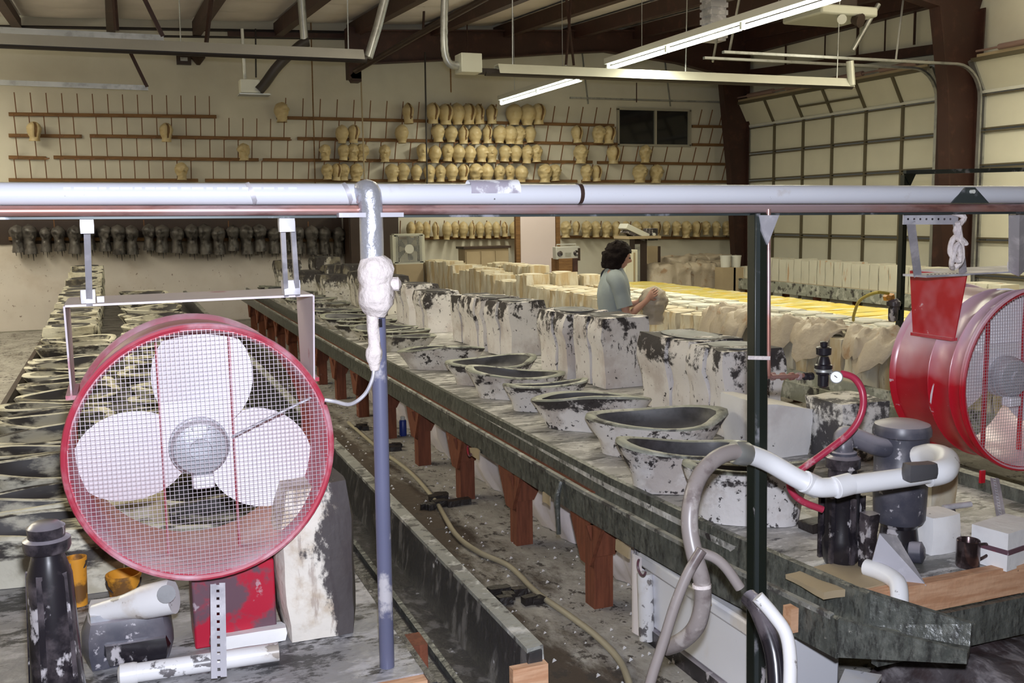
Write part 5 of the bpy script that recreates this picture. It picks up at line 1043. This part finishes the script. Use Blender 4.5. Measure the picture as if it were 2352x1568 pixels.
ob('cassette_door', MB().box(c + Vector((0, -.082, -.03)), (.12, .01, .07)), M['galv'], t); ob('handle', MB().tube([c + Vector((-s_[0] * .4, 0, s_[2] / 2)), c + Vector((-s_[0] * .4, 0, s_[2] / 2 + .04)), c + Vector((s_[0] * .4, 0, s_[2] / 2 + .04)), c + Vector((s_[0] * .4, 0, s_[2] / 2))], .01, 6), M['radio'], t)
p = PY(1336, 585, 16.7); ob('radio_aerial', MB().b2((p.x - .02, 16.8, 1.0), (p.x + .02, 16.84, p.z + .12)), M['brown'], label='thin brown upright beside the portable radio', cat='post')
# machine on a dark pillar behind the person
Yk = 16.3
p0 = PY(1458, 548, Yk); p1 = PY(1486, 548, Yk); t = thing('machine_stand', ((p0.x + p1.x) / 2, Yk, 0), 'dark pillar stand with a flat top behind the person', 'stand')
ob('pillar', MB().b2((p0.x, Yk, 0), (p1.x, Yk + .2, p0.z)), M['brown'], t); ob('pillar_face', MB().b2((p0.x, Yk - .02, 0), (p0.x + .1, Yk, p0.z - .1)), M['galv'], t)
q0, q1 = PY(1433, 547, Yk), PY(1506, 552, Yk); ob('shelf', MB().b2((q0.x, Yk - .2, p0.z), (q1.x, Yk + .4, p0.z + .05)), M['cardboard'], t)
t = thing('tilted_machine', (p0.x, Yk, p0.z + .05), 'dark machine with a tilted white cover on the pillar stand', 'machine'); c = PY(1456, 531, Yk)
ob('cover', MB().box(c, (.50, .32, .10), 0, ry=math.radians(24)), M['white'], t, bevel=.01); ob('cradle', MB().box(c - Vector((.02, 0, .075)), (.40, .26, .06), 0, ry=math.radians(24)), M['black'], t)
c2 = PY(1494, 538, Yk); ob('motor', MB().box(c2, (.18, .25, .22)), M['black'], t, bevel=.01); ob('dial', MB().lathe([(.03, 0), (.028, .02)], c2 + Vector((0, -.125, .0)), (0, -1, 0), 14), M['white'], t)
a, b = floorbox(1436, 574, 1465, 15.9, .3); t = thing('white_unit', ((a[0] + b[0]) / 2, 16, 0), 'tall pale appliance just behind the person', 'appliance'); ob('case', MB().b2(a, b), M['panel'], t, bevel=.01); ob('side_trim', MB().b2((b[0] - .09, 15.88, .1), (b[0] - .06, 15.9, b[2] - .05)), M['cardboard'], t)
a, b = floorbox(1488, 566, 1516, 17.2, .3); t = thing('grey_box', ((a[0] + b[0]) / 2, 17.3, 0), 'brownish grey box right of the pillar stand', 'box'); ob('case', MB().b2(a, b), M['cardboard'], t); ob('lid', MB().b2((b[0] - .05, 17.18, .5), (b[0], 17.2, b[2])), M['brown'], t)
# heaps of folded skins beyond the yellow table, two white pails
for i, (px, py, w, h, Y) in enumerate([(1530, 626, .85, .34, 16.5), (1588, 622, .85, .30, 16.7), (1640, 618, .75, .30, 16.9), (1550, 604, .7, .24, 17.6), (1606, 598, .8, .22, 17.7), (1654, 600, .6, .24, 17.8)]):
    p = PY(px, py, Y); m = MB()
    m.lump((p.x, Y, max(.3, p.z)), (w, .6, h), (16, 6, 6), .10, 70 + i, bev=.3)
    for v in m.v:
        if v.z < p.z - h * .3: v.z = 0
    ob('skin_heap', m, M['skinlatex'], label=f'{nth(i)} tan heap of folded rubber skins, right of the dark pillar stand', cat='heap', group='heaps of rubber skins', kind=None, sharp=80)
for i, px in enumerate((1666, 1690)):
    p = PY(px, 611, 16.2); t = thing('white_pail', (p.x, p.y, p.z - .02), ['left white pail at the foot of the far column', 'right white pail at the foot of the far column'][i], 'pail', 'white pails'); ob('bucket', MB().lathe([(.085, 0), (.10, .20), (.105, .20), (.105, .215), (.095, .215), (.08, .01), (0, .01)], (p.x, p.y, p.z - .02), (0, 0, 1), 16, caps=False), M['white'], t); ob('lid', MB().lathe([(.106, .2), (.106, .225)], (p.x, p.y, p.z - .02), (0, 0, 1), 16), M['white'], t)
    ob('pail_crate', MB().b2((p.x - .14, p.y - .14, 0), (p.x + .14, p.y + .14, p.z - .02)), M['cardboard'], label=['tan crate under the left white pail', 'tan crate under the right white pail'][i], cat='crate')
# the second pipe rack, beyond the tan table
Yk = 5.6
a, b = PY(2078, 396, Yk), PY(2400, 388, Yk); ob('far_rack_rail', MB().bar(a, b, .03, .03), M['angle'], label='thin dark rail of the far rack at the right', cat='rail')
p = PY(2078, 402, Yk); t = thing('far_rack_post', (p.x, p.y, 0), 'thin black post of the far rack left of the right fan', 'post'); ob('shaft', MB().b2((p.x - .02, p.y - .02, 0), (p.x + .018, p.y + .02, p.z)), M['post'], t)
ob('gusset_plate', MB().prism([(p.x - .03, p.y - .025, p.z + .01), (p.x + .08, p.y - .025, p.z + .01), (p.x + .03, p.y - .025, p.z - .08)], (0, .01, 0)), M['post'], t)
c = PY(2052, 705, Yk); t = thing('far_regulator', c - Vector((0, 0, .15)), 'black regulator with yellow hose on the far rack post', 'regulator')
ob('body', MB().lathe([(.03, -.10), (.035, -.08), (.035, 0), (.05, .01), (.05, .04), (.03, .06)], c, (0, 0, 1), 14), M['black'], t); ob('bracket', MB().bar(c, (p.x, p.y, c.z), .04, .04), M['black'], t); ob('knob', MB().lathe([(.04, 0), (.04, .03)], c + Vector((-.04, 0, .06)), (-.3, 0, 1), 12), M['orange'], t)
ob('yellow_hose', MB().tube(spline([c + Vector((-.05, 0, .1)), PY(2010, 672, Yk), PY(1975, 690, Yk + .3), PY(1962, 720, Yk + .5), PY(1960, 735, Yk + .6)], 6), .012, 8), M['yrim'], label='yellow hose arching from the far regulator to the yellow table', cat='hose')

# ------------------------------------------------------------------ the person
def skin(V, E, Rd, root, sub=1):
    me = bpy.data.meshes.new('tmp'); me.from_pydata(V, E, []); o = bpy.data.objects.new('tmp', me); COL.objects.link(o)
    md = o.modifiers.new('s', 'SKIN'); md.use_smooth_shade = True
    for i, r in enumerate(Rd):
        k = me.skin_vertices[0].data[i]; k.radius = r if isinstance(r, tuple) else (r, r); k.use_root = (i == root)
    if sub: q = o.modifiers.new('u', 'SUBSURF'); q.levels = q.render_levels = sub
    dg = bpy.context.evaluated_depsgraph_get(); ev = o.evaluated_get(dg); m2 = ev.to_mesh()
    vs = [v.co.copy() for v in m2.vertices]; fs = [tuple(p.vertices) for p in m2.polygons]; ev.to_mesh_clear(); bpy.data.objects.remove(o); return vs, fs
class SK:
    def __init__(s): s.V = []; s.E = []; s.R = []
    def chain(s, pts, rad, start=None):
        ids = []; prev = start
        for p, r in zip(pts, rad):
            s.V.append(tuple(p)); s.R.append(r); i = len(s.V) - 1; ids.append(i)
            if prev is not None: s.E.append((prev, i))
            prev = i
        return ids
# local frame: faces +X, right side is -Y, feet at z = 0
def to_world(v): return v
sk = SK()
sp = sk.chain([(0, 0, .88), (-.01, 0, 1.0), (-.02, 0, 1.14), (-.03, 0, 1.27), (-.02, 0, 1.36), (.0, 0, 1.42), (.012, 0, 1.46)], [(.14, .10), (.13, .09), (.12, .09), (.115, .09), (.08, .065), (.052, .052), (.052, .05)])
def arm(sy, elbow, wrist, palm, fdir, tdir):
    a = sk.chain([(-.03, sy * .14, 1.335), (-.02, sy * .185, 1.30), ((elbow[0] - .02) / 2, (sy * .19 + elbow[1]) / 2, (1.30 + elbow[2]) / 2), elbow, [(elbow[i] * .45 + wrist[i] * .55) for i in range(3)], wrist, palm], [.06, .052, .045, .038, .034, .024, (.036, .020)], sp[4])
    f = Vector(fdir).normalized(); t = Vector(tdir).normalized(); P = Vector(palm); W_ = Vector((0, 0, 1)) if abs(f.z) < .8 else Vector((1, 0, 0))
    sd = f.cross(t).normalized()
    for k, ln in enumerate((.070, .078, .073, .058)):
        b = P + sd * ((k - 1.5) * .019) + f * .02; sk.chain([b, b + f * ln * .45 + t * .006, b + f * ln * .75 + t * .022, b + f * ln * .92 + t * .045], [.010, .0088, .008, .007], a[-1])
    b = P + sd * -.03 - f * .02; sk.chain([b, b + sd * -.022 + f * .02 + t * .012, b + sd * -.020 + f * .048 + t * .026], [.012, .010, .0085], a[-1])
arm(-1, (.05, -.235, 1.02), (.225, -.17, 1.14), (.275, -.14, 1.19), (.75, .25, .45), (.1, .9, -.2))
arm(1, (.05, .215, 1.06), (.22, .13, 1.10), (.275, .105, 1.125), (.75, -.25, .45), (.1, -.9, -.2))
for sy in (-1, 1): sk.chain([(0, sy * .085, .84), (.015, sy * .095, .62), (.02, sy * .095, .46), (0, sy * .095, .28), (-.02, sy * .095, .09), (.0, sy * .095, .045), (.10, sy * .105, .035)], [(.085, .085), .072, .055, .052, .038, .036, .03], sp[0])
vs, fs = skin(sk.V, sk.E, sk.R, 0)
bodym = MB().add(vs, fs)
HC = Vector((.035, 0, 1.515))                           # head: 0.22 tall, sculpted face looking along +X, tipped down a little
def headfn(u, v):
    a = 2 * PI * u; ph = PI * v; c, s_ = math.cos(a), math.sin(a); z = -math.cos(ph); r = math.sin(ph)
    x = r * c; y = r * s_; f = max(0, x) ** 1.5; g = lambda y0, wy, z0, wz: math.exp(-((y - y0) / wy) ** 2 - ((z - z0) / wz) ** 2) * f
    X = x * .098 * (1 if x < 0 else .93); Y = y * .074 * (1 - .16 * max(0, -z)); Z = z * .112
    X += -.012 * f * max(0, -z) * 0 + .026 * g(0, .16, -.20, .14) + .012 * g(0, .13, -.02, .2) + .010 * g(0, .30, -.52, .07) + .012 * g(0, .35, -.80, .14) + .006 * g(0, .6, .22, .12)
    X -= .010 * g(.38, .16, .04, .10) + .010 * g(-.38, .16, .04, .10) + .006 * g(0, .3, -.44, .05)
    Y += .012 * s_ * math.exp(-((x) / .16) ** 2 - ((z + .02) / .22) ** 2) * (1 if abs(y) > .8 else 0)
    p = Vector((X, Y, Z)); p.rotate(Matrix.Rotation(math.radians(12), 3, 'Y')); return HC + p
bodym.grid(headfn, 40, 28, wrapu=True)
PW = PY(1420, 560, 7.62); base = Vector((PW.x - .03, 7.62, 0))
per = thing('person', base, 'person with dark curly hair and blue grey T-shirt holding a pale rubber mask', 'person')
RZ = math.radians(-14); hs = 1.0
def W2(m):
    R = Matrix.Rotation(RZ, 3, 'Z')
    for i, v in enumerate(m.v): m.v[i] = base + R @ (Vector(v) * hs)
    return m
ob('body', W2(bodym), M['skin'], per, sharp=180)
eye = MB()
for sy in (-1, 1): p = Vector((.088, sy * .028, .004)); p.rotate(Matrix.Rotation(math.radians(12), 3, 'Y')); eye.lathe([(.002, -.008), (.008, -.004), (.009, 0), (.008, .004), (.002, .008)], HC + p, (0, 0, 1), 10)
ob('eyes', W2(eye), M['black'], per)
# T-shirt: torso and two short sleeves
def tor(u, v):
    a = 2 * PI * u; z = .90 + .52 * v; w = [.155, .150, .155, .17, .190, .195, .150, .072]; d = [.125, .118, .122, .135, .142, .130, .108, .070]
    k = min(6.999, v * 7); i = int(k); t = k - i; ww = w[i] + (w[i + 1] - w[i]) * t; dd = d[i] + (d[i + 1] - d[i]) * t
    nv = noise.noise(Vector((math.cos(a) * 2.5, math.sin(a) * 2.5, z * 7))) * .012 * (1 - .5 * v)
    return Vector((math.cos(a) * (dd + nv) - .025 + .02 * v, math.sin(a) * (ww + nv), z))
sh = MB().grid(tor, 36, 16, wrapu=True)
for sy, el in ((-1, (.05, -.235, 1.02)), (1, (.05, .215, 1.06))):
    s0 = Vector((-.03, sy * .10, 1.345)); s1 = Vector((-.02, sy * .185, 1.30)); s2 = s1.lerp(Vector(el), .72); sh.tube(spline([s0, s1, s1.lerp(s2, .5), s2], 4), [.075, .075, .074, .072, .07, .068, .067, .066, .066, .067, .068, .068, .069], 16, caps=False)
ob('t_shirt', W2(sh), M['shirt'], per, sharp=80)
tr = MB()
for sy in (-1, 1): tr.tube(spline([(0, sy * .07, .97), (.005, sy * .085, .82), (.015, sy * .095, .60), (.02, sy * .095, .45), (.0, sy * .095, .28), (-.015, sy * .095, .08)], 4), [.115 - .0030 * k for k in range(21)], 16)
ob('trousers', W2(tr), M['jean'], per, sharp=80)
for sy in (-1, 1): ob('shoe', W2(MB().lump((.05, sy * .105, .045), (.26, .095, .09), (5, 3, 2), .006, 3, bev=.3)), M['black'], per)
def hairfn(u, v):
    a = 2 * PI * u; ph = PI * (.06 + .94 * v); c, s_ = math.cos(a), math.sin(a); z = -math.cos(ph); r = math.sin(ph)
    x = r * c; y = r * s_; nv = noise.noise_vector(Vector((x, y, z)) * 3.6); n2 = noise.noise_vector(Vector((x, y, z)) * 8)
    if z < 0: r = max(r, min(1, (1 + z) / .12) * (.96 - .12 * abs(z))); x = r * c; y = r * s_
    X = x * .118 - .012; Y = y * .098; Z = z * .122 + .012
    if z < 0: Z = z * .150 + .012; X = X * (1.06 if x < 0 else .9) - .012; Y *= 1.05
    if x > .25 and z < .30: X = min(X, .045 - .05 * max(0, -z)) ; Y *= .98            # hairline: the face stays free
    p = Vector((X, Y, Z)) + nv * .017 + n2 * .008; p.rotate(Matrix.Rotation(math.radians(12), 3, 'Y')); return HC + p
ob('hair', W2(MB().grid(hairfn, 40, 26, wrapu=True)), M['hair'], per, sharp=180)
# the mask being held
hm = head('ogre', 'latex', 'x'); R = Matrix.Rotation(RZ, 3, 'Z')
for i, v in enumerate(hm.v): hm.v[i] = base + R @ (Vector((v.x * .9 + .335, v.y * .75 - .02, v.z * .82 + .93)))
ob('held_mask', hm, M['skinlatex'], label='pale rubber mask held in the hands of the person', cat='mask', sharp=80)
